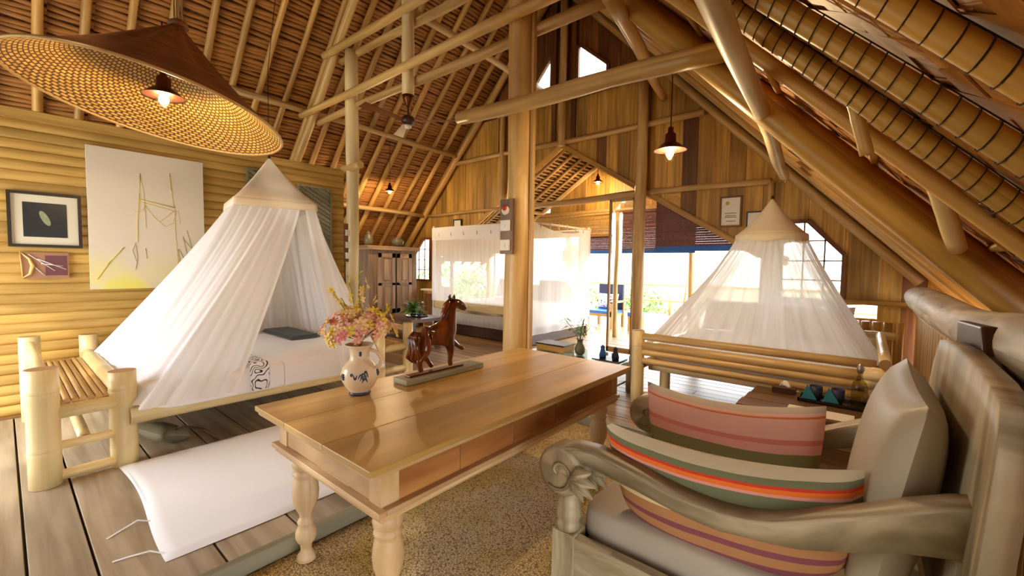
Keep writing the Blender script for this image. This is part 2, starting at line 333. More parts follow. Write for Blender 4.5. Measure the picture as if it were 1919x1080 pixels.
    def grid(s, fn, nu, nv, su=1, sv=1, close=False):
        b = len(s.v)
        for i in range(nu+1):
            for j in range(nv+1): s.v.append(tuple(fn(i/nu, j/nv)))
        for i in range(nu):
            for j in range(nv):
                s.face([b+i*(nv+1)+j, b+(i+1)*(nv+1)+j, b+(i+1)*(nv+1)+j+1, b+i*(nv+1)+j+1],
                       [(i/nu*su, j/nv*sv), ((i+1)/nu*su, j/nv*sv), ((i+1)/nu*su, (j+1)/nv*sv), (i/nu*su, (j+1)/nv*sv)], True)
        return s
    def build(s, name, mats, parent=None, label=None, cat=None, group=None, kind=None, bevel=0, solid=0, smooth=None, subsurf=0):
        if not isinstance(mats, (list, tuple)): mats = [mats]
        V = [Vector(v) for v in s.v]
        if parent is not None: off = origin(parent)
        elif kind == 'structure' or not V: off = Vector((0, 0, 0))
        else:
            xs = [v.x for v in V]; ys = [v.y for v in V]; zs = [v.z for v in V]
            off = Vector(((min(xs)+max(xs))/2, (min(ys)+max(ys))/2, min(zs)))
        me = bpy.data.meshes.new(name); me.from_pydata([tuple(v-off) for v in V], [], s.f)
        for m in mats: me.materials.append(M[m] if isinstance(m, str) else m)
        uvl = me.uv_layers.new(name='UVMap'); fl = []
        for q in s.uv:
            for a in q: fl += [a[0], a[1]]
        uvl.data.foreach_set('uv', fl)
        me.polygons.foreach_set('material_index', s.mi)
        me.polygons.foreach_set('use_smooth', s.sm if smooth is None else [smooth]*len(s.f))
        me.update()
        bm = bmesh.new(); bm.from_mesh(me); bmesh.ops.recalc_face_normals(bm, faces=bm.faces) if solid == 0 and len(s.f) < 20000 else None; bm.to_mesh(me); bm.free()
        o = bpy.data.objects.new(name, me); COL.objects.link(o)
        if parent is not None: o.parent = parent; ORG[o.name] = Vector((0, 0, 0))
        else: o.location = off; ORG[o.name] = off
        if bevel:
            md = o.modifiers.new('b', 'BEVEL'); md.width = bevel; md.segments = 2; md.limit_method = 'ANGLE'; md.angle_limit = .7
        if solid:
            md = o.modifiers.new('s', 'SOLIDIFY'); md.thickness = solid; md.offset = 0
        if subsurf:
            md = o.modifiers.new('ss', 'SUBSURF'); md.levels = subsurf; md.render_levels = subsurf
        return tag(o, label, cat, group, kind)

def wob(p0, p1, n=6, amp=.012, seed=0):
    p0 = Vector(p0); p1 = Vector(p1); rr = random.Random(seed); d = (p1-p0).normalized()
    a = d.orthogonal().normalized(); b = d.cross(a); out = []
    f1, f2 = rr.uniform(0, 6), rr.uniform(0, 6)
    for i in range(n+1):
        t = i/n; e = math.sin(PI*t)
        out.append(p0.lerp(p1, t)+a*amp*e*math.sin(f1+t*7)+b*amp*e*math.sin(f2+t*5))
    return out
def pole(p0, p1, r0_, r1_=None, seed=0, amp=.012, n=7, seg=10, mb=None):
    r1_ = r0_ if r1_ is None else r1_; rr = random.Random(seed+99); mb = mb or MB()
    pts = wob(p0, p1, n, amp, seed); rad = [(r0_+(r1_-r0_)*i/n)*rr.uniform(.94, 1.06) for i in range(n+1)]
    return mb.tube(pts, rad, seg)
def bamboo(p0, p1, r, nodes=3, mb=None, seg=16, seed=0):
    """culm with swollen node rings; material slots culm, node, cut end"""
    mb = mb or MB(); p0 = Vector(p0); p1 = Vector(p1); L = (p1-p0).length; rr = random.Random(seed)
    st = [(0, r)]
    for k in range(nodes):
        t = (k+.5+rr.uniform(-.15, .15))/nodes; h = min(.012, L*.05)/L
        st += [(t-h*1.6, r), (t-h*.5, r*1.035), (t, r*.985), (t+h*.5, r*1.035), (t+h*1.6, r)]
    st.append((1, r))
    mb.tube([p0.lerp(p1, t) for t, _ in st], [q for _, q in st], seg, True, 1 if True else None)
    return mb

RX, RZ, RT = -4.05, 6.2, 1.05
def zr(x, off=0): return RZ+off-RT*abs(x-RX)
NF = math.sqrt(1+RT*RT)

# ================================================================== SETTING
# ---- floor: sub-floor with every deck board a part
fl = MB().box(-9.2, 2.2, -2.2, 7.6, -.12, -.03).build('floor', 'darkwood', kind='structure')
edges = [-1.9, -1.55, -1.2, -.85, -.5, -.2, .03, .225, .6, .92, 1.2, 1.5, 1.78, 2.1, 2.4, 2.72, 3.02, 3.3]
for i in range(len(edges)-1):
    MB().box(-9.0, -2.1, edges[i]+.005, edges[i+1]-.005, -.02, .08+random.uniform(-.002, .002)).build('plank', 'deck', fl, bevel=.003)
y = 3.3; i = 0
while y < 7.5:
    wd = .145+random.uniform(-.01, .01); sx = [-5.9, -3.4, -4.6, -2.2, -1.35][i % 5]
    for a, b in ((-9.0, sx), (sx, .9)):
        MB().box(a+.003, b-.003, y+.005, y+wd-.005, -.02, .08+random.uniform(-.002, .002)).build('plank', 'deck_far', fl)
    y += wd; i += 1
MB().box(-2.1, -2.06, -1.9, 3.3, -.02, .082).build('trim_1', 'trim_grey', kind='structure')
MB().box(-2.06, .9, 3.26, 3.298, -.02, .082).build('trim_2', 'trim_grey', kind='structure')
for k in range(9):
    MB().box(-2.05+k*.33, -1.73+k*.33, -1.9, 3.25, -.03, -.004).build('plank', 'deck', fl)
# terrace beyond the room
tf = MB().box(-9.2, 2.2, 7.6, 12.5, -.15, 0).build('floor', 'darkwood', kind='structure')
y = 7.62
while y < 12.3:
    MB().box(-9.0, 2.0, y, y+.19, -.01, .04).build('plank', 'deck_far', tf); y += .2

# ---- roof slopes
def slope(side):
    s = MB(); x1 = RX+side*4.95
    for d in (0,):
        P = [(RX, -1.6, zr(RX, .0)), (RX, 6.15, zr(RX)), (x1, 6.15, zr(x1)), (x1, -1.6, zr(x1))]
        s.hexa([P[0], P[3], P[2], P[1]]+[(a, b, c+.06) for a, b, c in (P[0], P[3], P[2], P[1])])
    return s
rl = slope(-1).build('ceiling', 'roof_skin', kind='structure')
rr_ = slope(1); rr_.uv = [[(a*1, b*1) for a, b in q] for q in rr_.uv]
rr_ = rr_.build('ceiling', 'roof_skin', kind='structure')
# woven matting of wide bamboo strips under the right slope
for dirn in (1, -1):
    q = MB(); rg2 = random.Random(5+dirn)
    def RS(sx, y, o): return (RX+sx/NF, y, zr(RX+sx/NF)-o)
    for k in range(150):
        c0 = -1.5+k*.085
        for j in range(16):
            s0 = .15+j*.42; s1 = s0+.44; y0_ = c0+dirn*(s0-3.4)*.75; y1_ = c0+dirn*(s1-3.4)*.75
            if not (-1.5 < y0_ < 5.95 and -1.5 < y1_ < 5.95): continue
            o = .012+.012*((j+k) % 2)+rg2.uniform(0, .006); q.bar(RS(s0, y0_, o), RS(s1, y1_, .036-o), .06, .004, (1, 0, 1))
    q.build('matting', 'slat_roof', rr_, kind='stuff')
# split-bamboo battens of the left slope, one short piece per bay
sb = MB(); rng = random.Random(3); nrow = 122
for b_ in range(24):
    ya = -1.6+b_*.33-.01; yb = ya+.33
    for k in range(nrow):
        sl = .05+k*.0555+rng.uniform(-.008, .008); x = RX-sl/NF; z = zr(x)-.012-rng.uniform(0, .012)
        dz = rng.uniform(-.012, .012); hw = .0185+rng.uniform(-.004, .005)
        dx, dzz = hw/NF, hw*RT/NF
        P = [(x+dx, ya, z+dzz+dz), (x+dx, yb, z+dzz-dz), (x-dx, yb, z-dzz-dz), (x-dx, ya, z-dzz+dz)]
        sb.hexa([(a, c, d-.012) for a, c, d in P]+P)
sb.build('batten', 'slat_roof', rl, kind='stuff')
# rafters
for k in range(-5, 19):
    yy = .31+.333*k
    if yy > 6.0 or yy < -1.5: continue
    r_ = .038+rng.uniform(-.004, .005)
    a = (RX-.05, yy, zr(RX-.05)-.09); b = (-8.85, yy+rng.uniform(-.04, .04), zr(-8.85)-.09)
    pole(a, b, r_, r_*1.1, k+10, .02, 9, 10).build('rafter', 'rafter', rl)
near = [.33, .66, 1.02, 1.29, 1.67, 2.0]
ropes = {1.02, 1.29, 1.67}
for k in range(-4, 18):
    yy = .33+.333*k
    if 0 <= k < 6: yy = near[k]
    if yy > 6.0: continue
    if abs(yy-2.33) < .1: continue
    r_ = .042+rng.uniform(-.004, .006)
    if yy in ropes: r_ = {1.02: .025, 1.29: .029, 1.67: .033}[yy]
    elif yy < 2.3: r_ = .03
    elif yy > 2.6: r_ = .036+rng.uniform(-.006, .006)
    a = (RX+.05, yy, zr(RX+.05)-.09); b = (.78, yy+rng.uniform(-.02, .02), zr(.78)-.09)
    pts = wob(a, b, 12, .018, k+50); rad = [r_*rng.uniform(.94, 1.06) for _ in pts]
    o = MB().tube(pts, rad, 12).build('rafter', ('rafter' if k % 3 else 'pole') if yy not in ropes else 'log', rr_)
    if yy in ropes:   # lashing: a net of dark cord round the near poles
        q = MB(); tt = .52
        while tt < .97:
            f = tt*12; i0 = int(f); p = pts[i0].lerp(pts[min(i0+1, 12)], f-i0); d = (pts[min(i0+1, 12)]-pts[i0]).normalized()
            a_ = d.orthogonal().normalized(); b_ = d.cross(a_); sk = d*.012
            ring = [p+(a_*math.cos(t)+b_*math.sin(t))*(r_*1.07)+sk*math.cos(t) for t in [2*PI*j/12 for j in range(13)]]
            q.tube(ring, .0016, 4, False); tt += .0062
        for ph in (2.4, 3.3, 4.2):
            line = []
            for j in range(26):
                f = (.52+.45*j/25)*12; i0 = int(f); p = pts[i0].lerp(pts[min(i0+1, 12)], f-i0); d = (pts[min(i0+1, 12)]-pts[i0]).normalized()
                a_ = d.orthogonal().normalized(); b_ = d.cross(a_); line.append(p+(a_*math.cos(ph)+b_*math.sin(ph))*r_*1.08)
            q.tube(line, .0016, 4, False)
        q.build('cord_net', 'rope', o, kind='stuff')
# boards nailed along the right slope between the poles (extra dark laths)
for k in range(11):
    x = -3.6+.4*k; 
    pole((x, 2.4, zr(x)-.03), (x, 6.0, zr(x)-.03), .018, None, k+70, .01, 6, 6).build('lath', 'rafter', rr_)
# ridge pole, purlins, gable trim poles
pole((RX, -1.5, 6.0), (RX, 6.0, 6.0), .08, None, 5).build('ridge_pole', 'log', rl)
pole((-6.27, 1.9, 3.58), (-6.36, 5.96, 3.55), .042, None, 6, .02).build('purlin', 'pole', rl)
pole((-7.28, 2.3, 2.52), (-7.40, 5.96, 2.43), .042, None, 8, .02).build('purlin', 'pole', rl)
pole((RX+.12, 5.90, zr(RX+.12)-.22), (.42, 5.90, zr(.42)-.22), .06, None, 9, .01).build('barge_pole', 'pole', rr_)
pole((RX-.12, 5.90, zr(RX-.12)-.25), (-8.2, 5.90, zr(-8.2)-.25), .06, None, 12, .01).build('barge_pole', 'rafter', rl)
MB().bar((RX+.3, 5.78, zr(RX+.3)-.10), (.6, 5.78, zr(.6)-.10), .05, .05).build('barge_lath', 'bamboo_pale', rr_)

# ---- far gable wall of upright boards
def op(x): return 3.35-.62*abs(x+3.95)
voids = [(-5.2, -1.02, lambda x: 0.02, op),
         (-6.25, -5.2, lambda x: 2.10, lambda x: max(2.10, op(x)-.02)),
         (-7.0, -6.6, lambda x: .91, lambda x: 1.60),
         (-6.6, -5.2, lambda x: .02, lambda x: 1.62),
         (-4.50, -4.18, lambda x: 4.20, lambda x: 4.90-(-4.18-x)*1.15),
         (-3.68, -3.15, lambda x: 4.19, lambda x: 4.93-(x+3.68)*.86),
         (-.80, -.20, lambda x: 1.05, lambda x: 1.96 if x <= -.55 else 1.96-(x+.55)*1.1),
         (-7.90, -7.30, lambda x: 1.05, lambda x: 1.96 if x >= -7.55 else 1.96-(-7.55-x)*1.1),
         (-.17, .10, lambda x: .88, lambda x: 1.03)]
fixed = [-8.95, .85, RX, -3.95]+[a for v in voids for a in v[:2]]+[-.55, -7.55, -2.4]
fixed = sorted(set(fixed)); xs = []
for a, b in zip(fixed[:-1], fixed[1:]):
    n = max(1, round((b-a)/.19)); xs += [a+(b-a)*i/n for i in range(n)]
xs.append(fixed[-1])
wf = MB(); wf.box(-8.9, -7.95, 6.075, 6.09, .0, 1.1); wf = wf.build('wall_far', 'plank_dark', kind='structure')
joints = [2.44, 3.42, 4.12]
for a, b in zip(xs[:-1], xs[1:]):
    m_ = (a+b)/2; segs = [(lambda x: -.02, None)]
    vv = sorted([v for v in voids if v[0] <= m_ <= v[1]], key=lambda v: v[2](m_))
    lo = lambda x: -.02; sol = []
    for v in vv:
        sol.append((lo, v[2])); lo = v[3]
    sol.append((lo, lambda x: zr(x)-.02))
    for l_, h_ in sol:
        cuts = [j for j in joints if l_(m_)+.12 < j < h_(m_)-.12]
        fs = [l_]+[(lambda x, c=c: c) for c in cuts]+[h_]
        for q in range(len(fs)-1):
            z0a, z0b, z1a, z1b = fs[q](a+.001), fs[q](b-.001), fs[q+1](a+.001), fs[q+1](b-.001)
            if z1a-z0a < .01 and z1b-z0b < .01: continue
            z1a = max(z1a, z0a); z1b = max(z1b, z0b); g = .0035; yo = random.uniform(0, .012)
            a2, b2 = a+.0002, b-.0002
            MB().hexa([(a2, 6.0+yo, z0a), (b2, 6.0+yo, z0b), (b2, 6.03+yo, z0b), (a2, 6.03+yo, z0a),
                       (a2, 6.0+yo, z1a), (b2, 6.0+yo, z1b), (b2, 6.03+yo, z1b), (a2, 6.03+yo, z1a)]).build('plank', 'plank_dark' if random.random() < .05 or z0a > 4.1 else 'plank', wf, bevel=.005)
# poles on the gable
gp = [((-6.5, 5.93, 3.42), (-1.72, 5.93, 3.43), .042), ((-4.9, 5.93, 2.42), (-2.5, 5.93, 2.47), .05), ((-7.3, 5.93, 2.44), (-5.2, 5.93, 2.44), .03),
      ((-2.4, 5.93, 2.47), (-.93, 5.93, 2.45), .04), ((-5.3, 5.9, 4.14), (-2.35, 5.9, 4.12), .07), ((-3.90, 5.9, 3.35), (-3.90, 5.9, 5.7), .065),
      ((-5.2, 5.92, 2.42), (-5.2, 5.92, 4.3), .05), ((-.93, 5.93, 1.98), (-.93, 5.93, 2.45), .035)]
for i, (a, b, r_) in enumerate(gp):
    pole(a, b, r_, None, 200+i, .01, 7, 10).build('rail_pole', 'pole' if i != 4 else 'log', wf)
MB().bar((-3.95, 5.96, 3.38), (-1.02, 5.96, 1.56), .03, .07).build('trim_3', 'plank', kind='structure')
MB().bar((-3.95, 5.96, 3.38), (-6.3, 5.96, 1.93), .03, .07).build('trim_4', 'plank', kind='structure')
# tall dark frame members on the gable around the top windows
for x in (-4.62, -4.12, -3.74, -2.5):
    t_ = zr(x)-.3
    MB().box(x-.04, x+.04, 5.955, 5.995, 3.46 if x > -4.7 and x != -2.5 else 2.5, t_).build('stud', 'plank_dark', wf)

def window(name, poly, y0, mullx, mullz, mat='plank_dark', fw_=.045, label=None):
    """poly (x,z): frame bars as a mesh, glazing bars and pane as parts"""
    n = len(poly); f = MB()
    for i in range(n):
        a, b = poly[i], poly[(i+1) % n]; f.bar((a[0], y0, a[1]), (b[0], y0, b[1]), .06, fw_)
    o = f.build(name, mat, kind='structure')
    g = MB().prism(poly, y0+.006, y0+.010); g.build('pane', 'glass', o)
    xs_ = [p[0] for p in poly]; zs_ = [p[1] for p in poly]
    def zrange(x):
        hs = []
        for i in range(n):
            (ax, az), (bx, bz) = poly[i], poly[(i+1) % n]
            if (ax-x)*(bx-x) <= 0 and ax != bx: hs.append(az+(bz-az)*(x-ax)/(bx-ax))
        return min(hs), max(hs)
    def xrange_(z):
        hs = []
        for i in range(n):
            (ax, az), (bx, bz) = poly[i], poly[(i+1) % n]
            if (az-z)*(bz-z) <= 0 and az != bz: hs.append(ax+(bx-ax)*(z-az)/(bz-az))
        return min(hs), max(hs)
    for x in mullx:
        a, b = zrange(x); MB().bar((x, y0, a), (x, y0, b), .02, .016).build('glazing_bar', mat, o)
    for z in mullz:
        a, b = xrange_(z); MB().bar((a, y0, z), (b, y0, z), .02, .016).build('glazing_bar', mat, o)
    return o
window('window_1', [(-.80, 1.05), (-.20, 1.05), (-.20, 1.57), (-.55, 1.96), (-.80, 1.96)], 5.99, (-.58, -.38), (1.28, 1.5, 1.73))
window('window_2', [(-7.30, 1.05), (-7.90, 1.05), (-7.90, 1.57), (-7.55, 1.96), (-7.30, 1.96)], 5.99, (-7.5, -7.7), (1.28, 1.5, 1.73))
window('window_3', [(-3.68, 4.19), (-3.15, 4.19), (-3.15, 4.47), (-3.68, 4.93)], 5.99, (), ())
window('window_4', [(-4.18, 4.20), (-4.50, 4.20), (-4.50, 4.54), (-4.18, 4.90)], 5.99, (), ())
window('window_5', [(-7.0, .91), (-6.62, .91), (-6.62, 1.6), (-7.0, 1.6)], 5.99, (), ())

# ---- alcove beyond the gable: lower roof, posts, boarded gable, blinds
def zi(x, off=0): return 3.42+off-.62*abs(x+3.95)
for side, xe in ((-1, -7.1), (1, -.9)):
    s = MB(); x0 = -3.95
    P = [(x0, 6.06, zi(x0)), (xe, 6.06, zi(xe)), (xe, 7.55, zi(xe)), (x0, 7.55, zi(x0))]
    s.hexa(P+[(a, b, c+.04) for a, b, c in P]); ac = s.build('ceiling', 'roof_skin', kind='structure')
    q = MB()
    for k in range(46):
        x = x0+side*(.04+k*.068)
        if (x-xe)*side > 0: break
        for b_ in range(5):
            ya = 6.08+b_*.29; z = zi(x)-.012-rng.uniform(0, .01)
            q.bar((x, ya, z), (x, ya+.285, z+rng.uniform(-.01, .01)), .05, .01)
    q.build('batten', 'mat_wall', ac, kind='stuff')
    for k in range(5):
        yy = 6.12+k*.3; pole((x0, yy, zi(x0)-.05), (xe, yy, zi(xe)-.05), .028, None, 300+k, .01, 6, 8).build('rafter', 'pole', ac)
    pole((x0+side*1.35, 6.06, zi(x0+1.35)-.1), (x0+side*1.35, 7.4, zi(x0+1.35)-.1), .035, None, 320).build('purlin', 'pole', ac)
    MB().bar((x0, 7.36, zi(x0)-.06), (xe, 7.36, zi(xe)-.06), .05, .06).build('barge_lath', 'bamboo_pale', ac)
wa = MB().box(-6.2, -1.6, 7.44, 7.47, 2.46, 2.52).build('wall_alcove', 'plank', kind='structure')
x = -6.0
while x < -1.9:
    b = x+.21; h1, h2 = zi(x)-.02, zi(b)-.02
    if min(h1, h2) > 2.56:
        MB().hexa([(x+.003, 7.41, 2.5), (b-.003, 7.41, 2.5), (b-.003, 7.44, 2.5), (x+.003, 7.44, 2.5), (x+.003, 7.41, h1), (b-.003, 7.41, h2), (b-.003, 7.44, h2), (x+.003, 7.44, h1)]).build('plank', 'plank', wa)
    x = b
pole((-6.9, 7.4, 2.44), (-1.1, 7.4, 2.47), .05, None, 331).build('rail_pole', 'pole', wa)

def post(name, label, p0, p1, r_, r2, mat, seed, cat='post', amp=.012, seg=18, group=None):
    return pole(p0, p1, r_, r2, seed, amp, 10, seg).build(name, mat, None, label, cat, group)
post('alcove_post', 'slim wooden door post between the canopy bed and the glazed door leaf', (-3.62, 7.4, .04), (-3.62, 7.4, 2.42), .045, .04, 'pole', 400)
post('alcove_post', 'wooden terrace post at the far left of the alcove, seen through the gable window', (-6.9, 7.4, .04), (-6.9, 7.4, 1.52), .06, .055, 'pole', 401)
post('alcove_post', 'pale post behind the sheer end of the canopy bed', (-4.75, 7.5, .04), (-4.75, 7.5, 2.44), .05, .045, 'pole', 402)
post('gable_post', 'brown round post between the glazed door leaf and the maroon blind', (-2.52, 5.85, .08), (-2.52, 5.85, 4.0), .085, .07, 'pole', 403)
post('terrace_post', 'slender terrace post outside, behind the maroon blind opening', (-2.45, 8.0, .04), (-2.45, 8.0, 3.0), .05, .045, 'pole', 404)

# blinds
def blind(label, x0, x1, y0, z0, z1, mat, hem=None, name='roller_blind'):
    t = thing(name, label, 'blind', ((x0+x1)/2, y0, z0))
    n = int((z1-z0)/.03); 
    for k in range(n):
        z = z0+(z1-z0)*k/n
        MB().box(x0, x1, y0-.004+.002*(k % 2), y0+.004, z, z+(z1-z0)/n-.0008).build('slat', mat, t)
    MB().tube([(x0, y0, z1+.02), (x1, y0, z1+.02)], .025, 10).build('roller', mat, t)
    if hem: MB().box(x0, x1, y0-.008, y0+.008, z0-.07, z0).build('hem', hem, t, label='blue fabric hem')
    return t
blind('maroon slatted blind with a blue hem, half lowered beside the brown round post', -2.38, -1.10, 6.10, 1.70, 2.36, 'maroon', 'blue')
blind('yellow bamboo blind lowered above the canopy bed at the back of the alcove', -6.0, -3.72, 7.36, 1.98, 2.38, 'blind')
blind('dark red blind with a blue hem behind the glazed door leaf', -3.5, -2.2, 7.36, 1.72, 2.38, 'maroon', 'blue')
blind('short dark red blind under the yellow bamboo blind, right of the canopy bed', -4.3, -3.72, 7.39, 1.72, 1.97, 'maroon', 'blue')
# glazed door leaf
dl = MB(); X0, X1, YY = -3.05, -2.64, 5.97
dl.box(X0, X0+.03, YY-.02, YY+.02, .1, 2.42).box(X1-.03, X1, YY-.02, YY+.02, .1, 2.42).box(X0, X1, YY-.02, YY+.02, .1, .18).box(X0, X1, YY-.02, YY+.02, 2.38, 2.42)
dl = dl.build('door_1', 'pole', kind='structure')
MB().box(X0+.03, X1-.03, YY-.003, YY+.003, .18, 2.38).build('pane', 'glass', dl)

# ---- left partition wall of split bamboo
wl = MB().box(-5.52, -5.44, -1.2, 2.97, .0, 2.60).build('wall_left', 'mat_wall_dark', kind='structure')
z = .09; k = 0
while z < 2.56:
    h = .085+random.uniform(-.002, .002)
    if abs(z-.84) < .05: z = .85
    n = 8; prof = []
    pts = []
    q = MB()
    ny = 12; base = len(q.v)
    hh = h*.5
    def fn(u, v, z=z, hh=hh, k=k):
        a = -PI/2+PI*v; wy = -1.2+4.17*u
        return (-5.437+.017*math.cos(a)+.001*math.sin(wy*3+k), wy, z+hh+hh*math.sin(a)+.001*math.sin(wy*1.7+k*2))
    q.grid(fn, 14, 6, 4.17, .1)
    q.uv = [[(b, a) for a, b in f] for f in q.uv]
    q.build('slat', 'mat_wall', wl); z += h; k += 1
MB().box(-5.47, -5.405, -1.2, 2.97, 2.55, 2.63).build('top_rail', 'mat_wall', wl)
MB().box(-5.46, -5.43, -1.2, 2.97, .828, .842).build('seam', 'darkwood', wl)
MB().box(-5.45, -5.36, -1.2, 2.97, .02, .09).build('baseboard_left', 'mat_wall_dark', kind='structure')
# unseen boarded wall, added behind the camera; its wide left opening shapes the daylight
wn = MB().box(-3.36, .95, -1.62, -1.58, -.02, 1.4).build('wall_near_unseen', 'plank_dark', kind='structure')
for k in range(23):
    a = -3.36+k*.19; MB().box(a, a+.187, -1.6, -1.57, 1.4, max(1.45, zr(max(a, a+.187), -.05))).build('plank', 'plank', wn)
for k in range(33):
    a = -8.8+k*.19
    if zr(a) > 2.5 and a < -3.4: MB().box(a, a+.187, -1.6, -1.57, 2.35, zr(a if a < RX else a+.187, -.05)).build('plank', 'plank', wn)
# dark boarding behind, under the left eave
ob = MB().box(-8.75, -8.7, -1.5, 6.0, -.02, 1.26).build('wall_eave', 'plank_dark', kind='structure')

# ---- right side: eave log, slatted balustrade, boards
wr = MB().box(.52, .56, -1.5, 5.95, -.02, .15).build('wall_right', 'plank_dark', kind='structure')
yy = .9; k = 0
while yy < 5.9:
    wd = .05+random.uniform(-.008, .012)
    MB().box(.40, .43, yy, yy+wd-.008, .06, .98+.02*math.sin(yy*2)+random.uniform(-.01, .01)).build('slat', ['bamboo', 'plank', 'rafter'][k % 3], wr); yy += wd; k += 1
MB().bar((.46, .9, 1.0), (.40, 5.9, 1.0), .05, .06).build('hand_rail', 'bamboo', wr)
for x0_ in (-.17, -.08, .01, .10, .19, .28): MB().tube([(x0_, 5.9, .08), (x0_, 5.9, .86)], .038, 8).build('slat', 'rafter', wr)
pole((-.9, 5.9, 1.05), (.35, 5.9, 1.05), .03, None, 60).build('cross_rail', 'plank', wr)
pts = [(.34, 5.6, 1.17), (.33, 4.4, 1.19), (.35, 3.4, 1.16), (.38, 2.7, 1.14), (.40, 2.2, 1.17), (.44, 1.7, 1.16), (.48, 1.1, 1.20), (.5, .4, 1.22)]
MB().tube(pts, [.07, .105, .10, .085, .10, .125, .12, .11], 18).build('eave_log', 'driftwood', None, 'thick grey driftwood log lying on top of the slatted balustrade', 'log', subsurf=1)
bk = thing('timber_block', 'dark brown notched timber block carrying the grey driftwood log', 'timber', (.33, 2.1, .85))
MB().prism([(1.80, .85), (2.46, .85), (2.46, 1.205), (2.02, 1.225), (1.95, 1.14), (1.80, 1.10)], .288, .36, 'X').build('block', 'darkwood', bk, bevel=.008)
q = MB()
for i in range(40):
    a = 1.42+i*.009; q.tube([(.35, a, 1.09), (.33+random.uniform(-.02, .02), a+random.uniform(-.01, .01), 1.05-random.uniform(.0, .05))], .003, 4)
q.tube([(.36, 1.40, 1.10), (.36, 1.80, 1.10)], .018, 8); q.build('rope_fringe', 'fringe', bk, label='straw-coloured rope fringe')

# ================================================================== TRUSS AND POSTS
post('main_pillar', 'thick pale round pillar with red lamp plate, behind the long table', (-2.44, 3.0, .08), (-2.42, 3.0, 4.3), .125, .11, 'bamboo', 500, 'pillar', .012, 24)
MB().box(-2.305, -2.28, 2.99, 3.03, .08, 4.3).build('pillar_batten', 'pole', None, 'narrow brown batten fixed upright along the thick pillar', 'batten')
post('wall_end_post', 'pale post at the end of the split bamboo wall', (-5.36, 3.05, .08), (-5.26, 3.0, 4.15), .075, .085, 'bamboo_pale', 501, amp=.008)
post('king_post', 'hanging king post at the middle of the roof truss, above the ceiling fan', (-3.99, 2.95, 3.26), (-3.99, 2.95, 5.6), .068, .07, 'bamboo_pale', 502, amp=.004)
q = MB().lathe((-3.99, 2.95, 3.12), [(.004, 0), (.03, .04), (.055, .10), (.07, .14)], 14).build('post_finial', 'copper', None, 'copper cone cap under the hanging king post', 'finial')
tb = 'tie beams of the roof truss'
post('tie_beam', 'long front pole of the lower tie pair, crossing before the king post', (-6.4, 2.86, 3.53), (-1.70, 2.86, 3.53), .044, .052, 'bamboo', 510, 'beam')
post('tie_beam', 'rear pole of the lower tie pair, behind the king post', (-6.3, 3.06, 3.45), (-1.62, 3.06, 3.46), .044, .05, 'pole', 511, 'beam')
post('collar_beam', 'front pole of the upper collar pair near the top of the picture', (-5.75, 2.88, 4.18), (-2.3, 2.88, 4.14), .045, .05, 'bamboo', 512, 'beam')
post('collar_beam', 'rear pole of the upper collar pair near the top of the picture', (-5.6, 3.05, 4.12), (-2.4, 3.05, 4.06), .042, .05, 'pole', 513, 'beam')
post('strut_beam', 'heavy pale log running from the thick pillar to the right roof slope', (-3.08, 2.88, 2.81), (-.57, 2.40, 2.507), .062, .055, 'bamboo', 514, 'beam')
post('principal_rafter', 'pale slanting truss rafter above the end of the bamboo wall', (-6.9, 2.95, 2.82), (-4.2, 2.95, 5.62), .055, .052, 'bamboo', 515, 'beam', .02)
post('principal_rafter', 'heaviest golden log slanting down the right roof slope to the eave', (.58, 2.52, 1.13), (-3.9, 2.52, 5.85), .062, .066, 'log', 516, 'beam', .03)
post('stub_beam', 'short cut pole end sticking out at the top of the wall end post', (-5.95, 2.98, 2.62), (-5.02, 2.98, 2.66), .045, .05, 'bamboo', 517, 'beam')
post('ridge_brace', 'pale pole running lengthways from the king post to the gable', (-4.0, 2.9, 4.20), (-4.0, 5.9, 4.10), .042, .04, 'bamboo_pale', 518, 'beam')
post('wind_brace', 'weathered grey-white pole crossing in front of the right roof slope', (-.25, .1, 2.06), (-.671, 4.977, 2.319), .034, .045, 'pale_log', 519, 'brace', .015)
post('wind_brace', 'thin pale pole slanting near the top of the right roof slope', (-1.12, 2.1, 2.86), (-2.25, 5.9, 3.72), .05, .045, 'bamboo', 520, 'brace')
post('short_brace', 'short pale strut high between the roped rafters and golden log', (-.072, 1.727, 1.99), (-.017, 1.766, 1.766), .018, .02, 'bamboo', 521, 'brace', .0)
post('short_brace', 'short pale strut in front of the carved board on the right slope', (.139, 2.05, 1.80), (.273, 2.46, 1.494), .028, .03, 'bamboo_pale', 522, 'brace', .0)
# carved board on the right slope
cb = thing('carved_board', 'golden carved wooden board under the roped rafters, right slope', 'carving', (.14, 1.7, 1.5))
def onR(x, y, o): return (x-o*RT/NF, y, zr(x)-o/NF)
P = [(.20, 1.75, 1.674), (.34, 1.95, 1.525), (.475, 2.40, 1.385), (.26, 2.32, 1.61)]; Q = [(a+.02, b, c+.02) for a, b, c in P]
MB().hexa(P+Q).build('board', 'carved', cb)
q = MB()
for i in range(9):
    x0_, y0_ = .25+.021*i, 1.86+.058*i; a = [(x0_+.02*math.cos(t)*(1-t/9)-.004, y0_+.03*math.sin(t)*(1-t/9), 1.674-1.05*(x0_-.20+.02*math.cos(t)*(1-t/9))-.004) for t in [j*.6 for j in range(12)]]
    q.tube(a, .004, 5)
q.build('relief', 'midwood', cb)

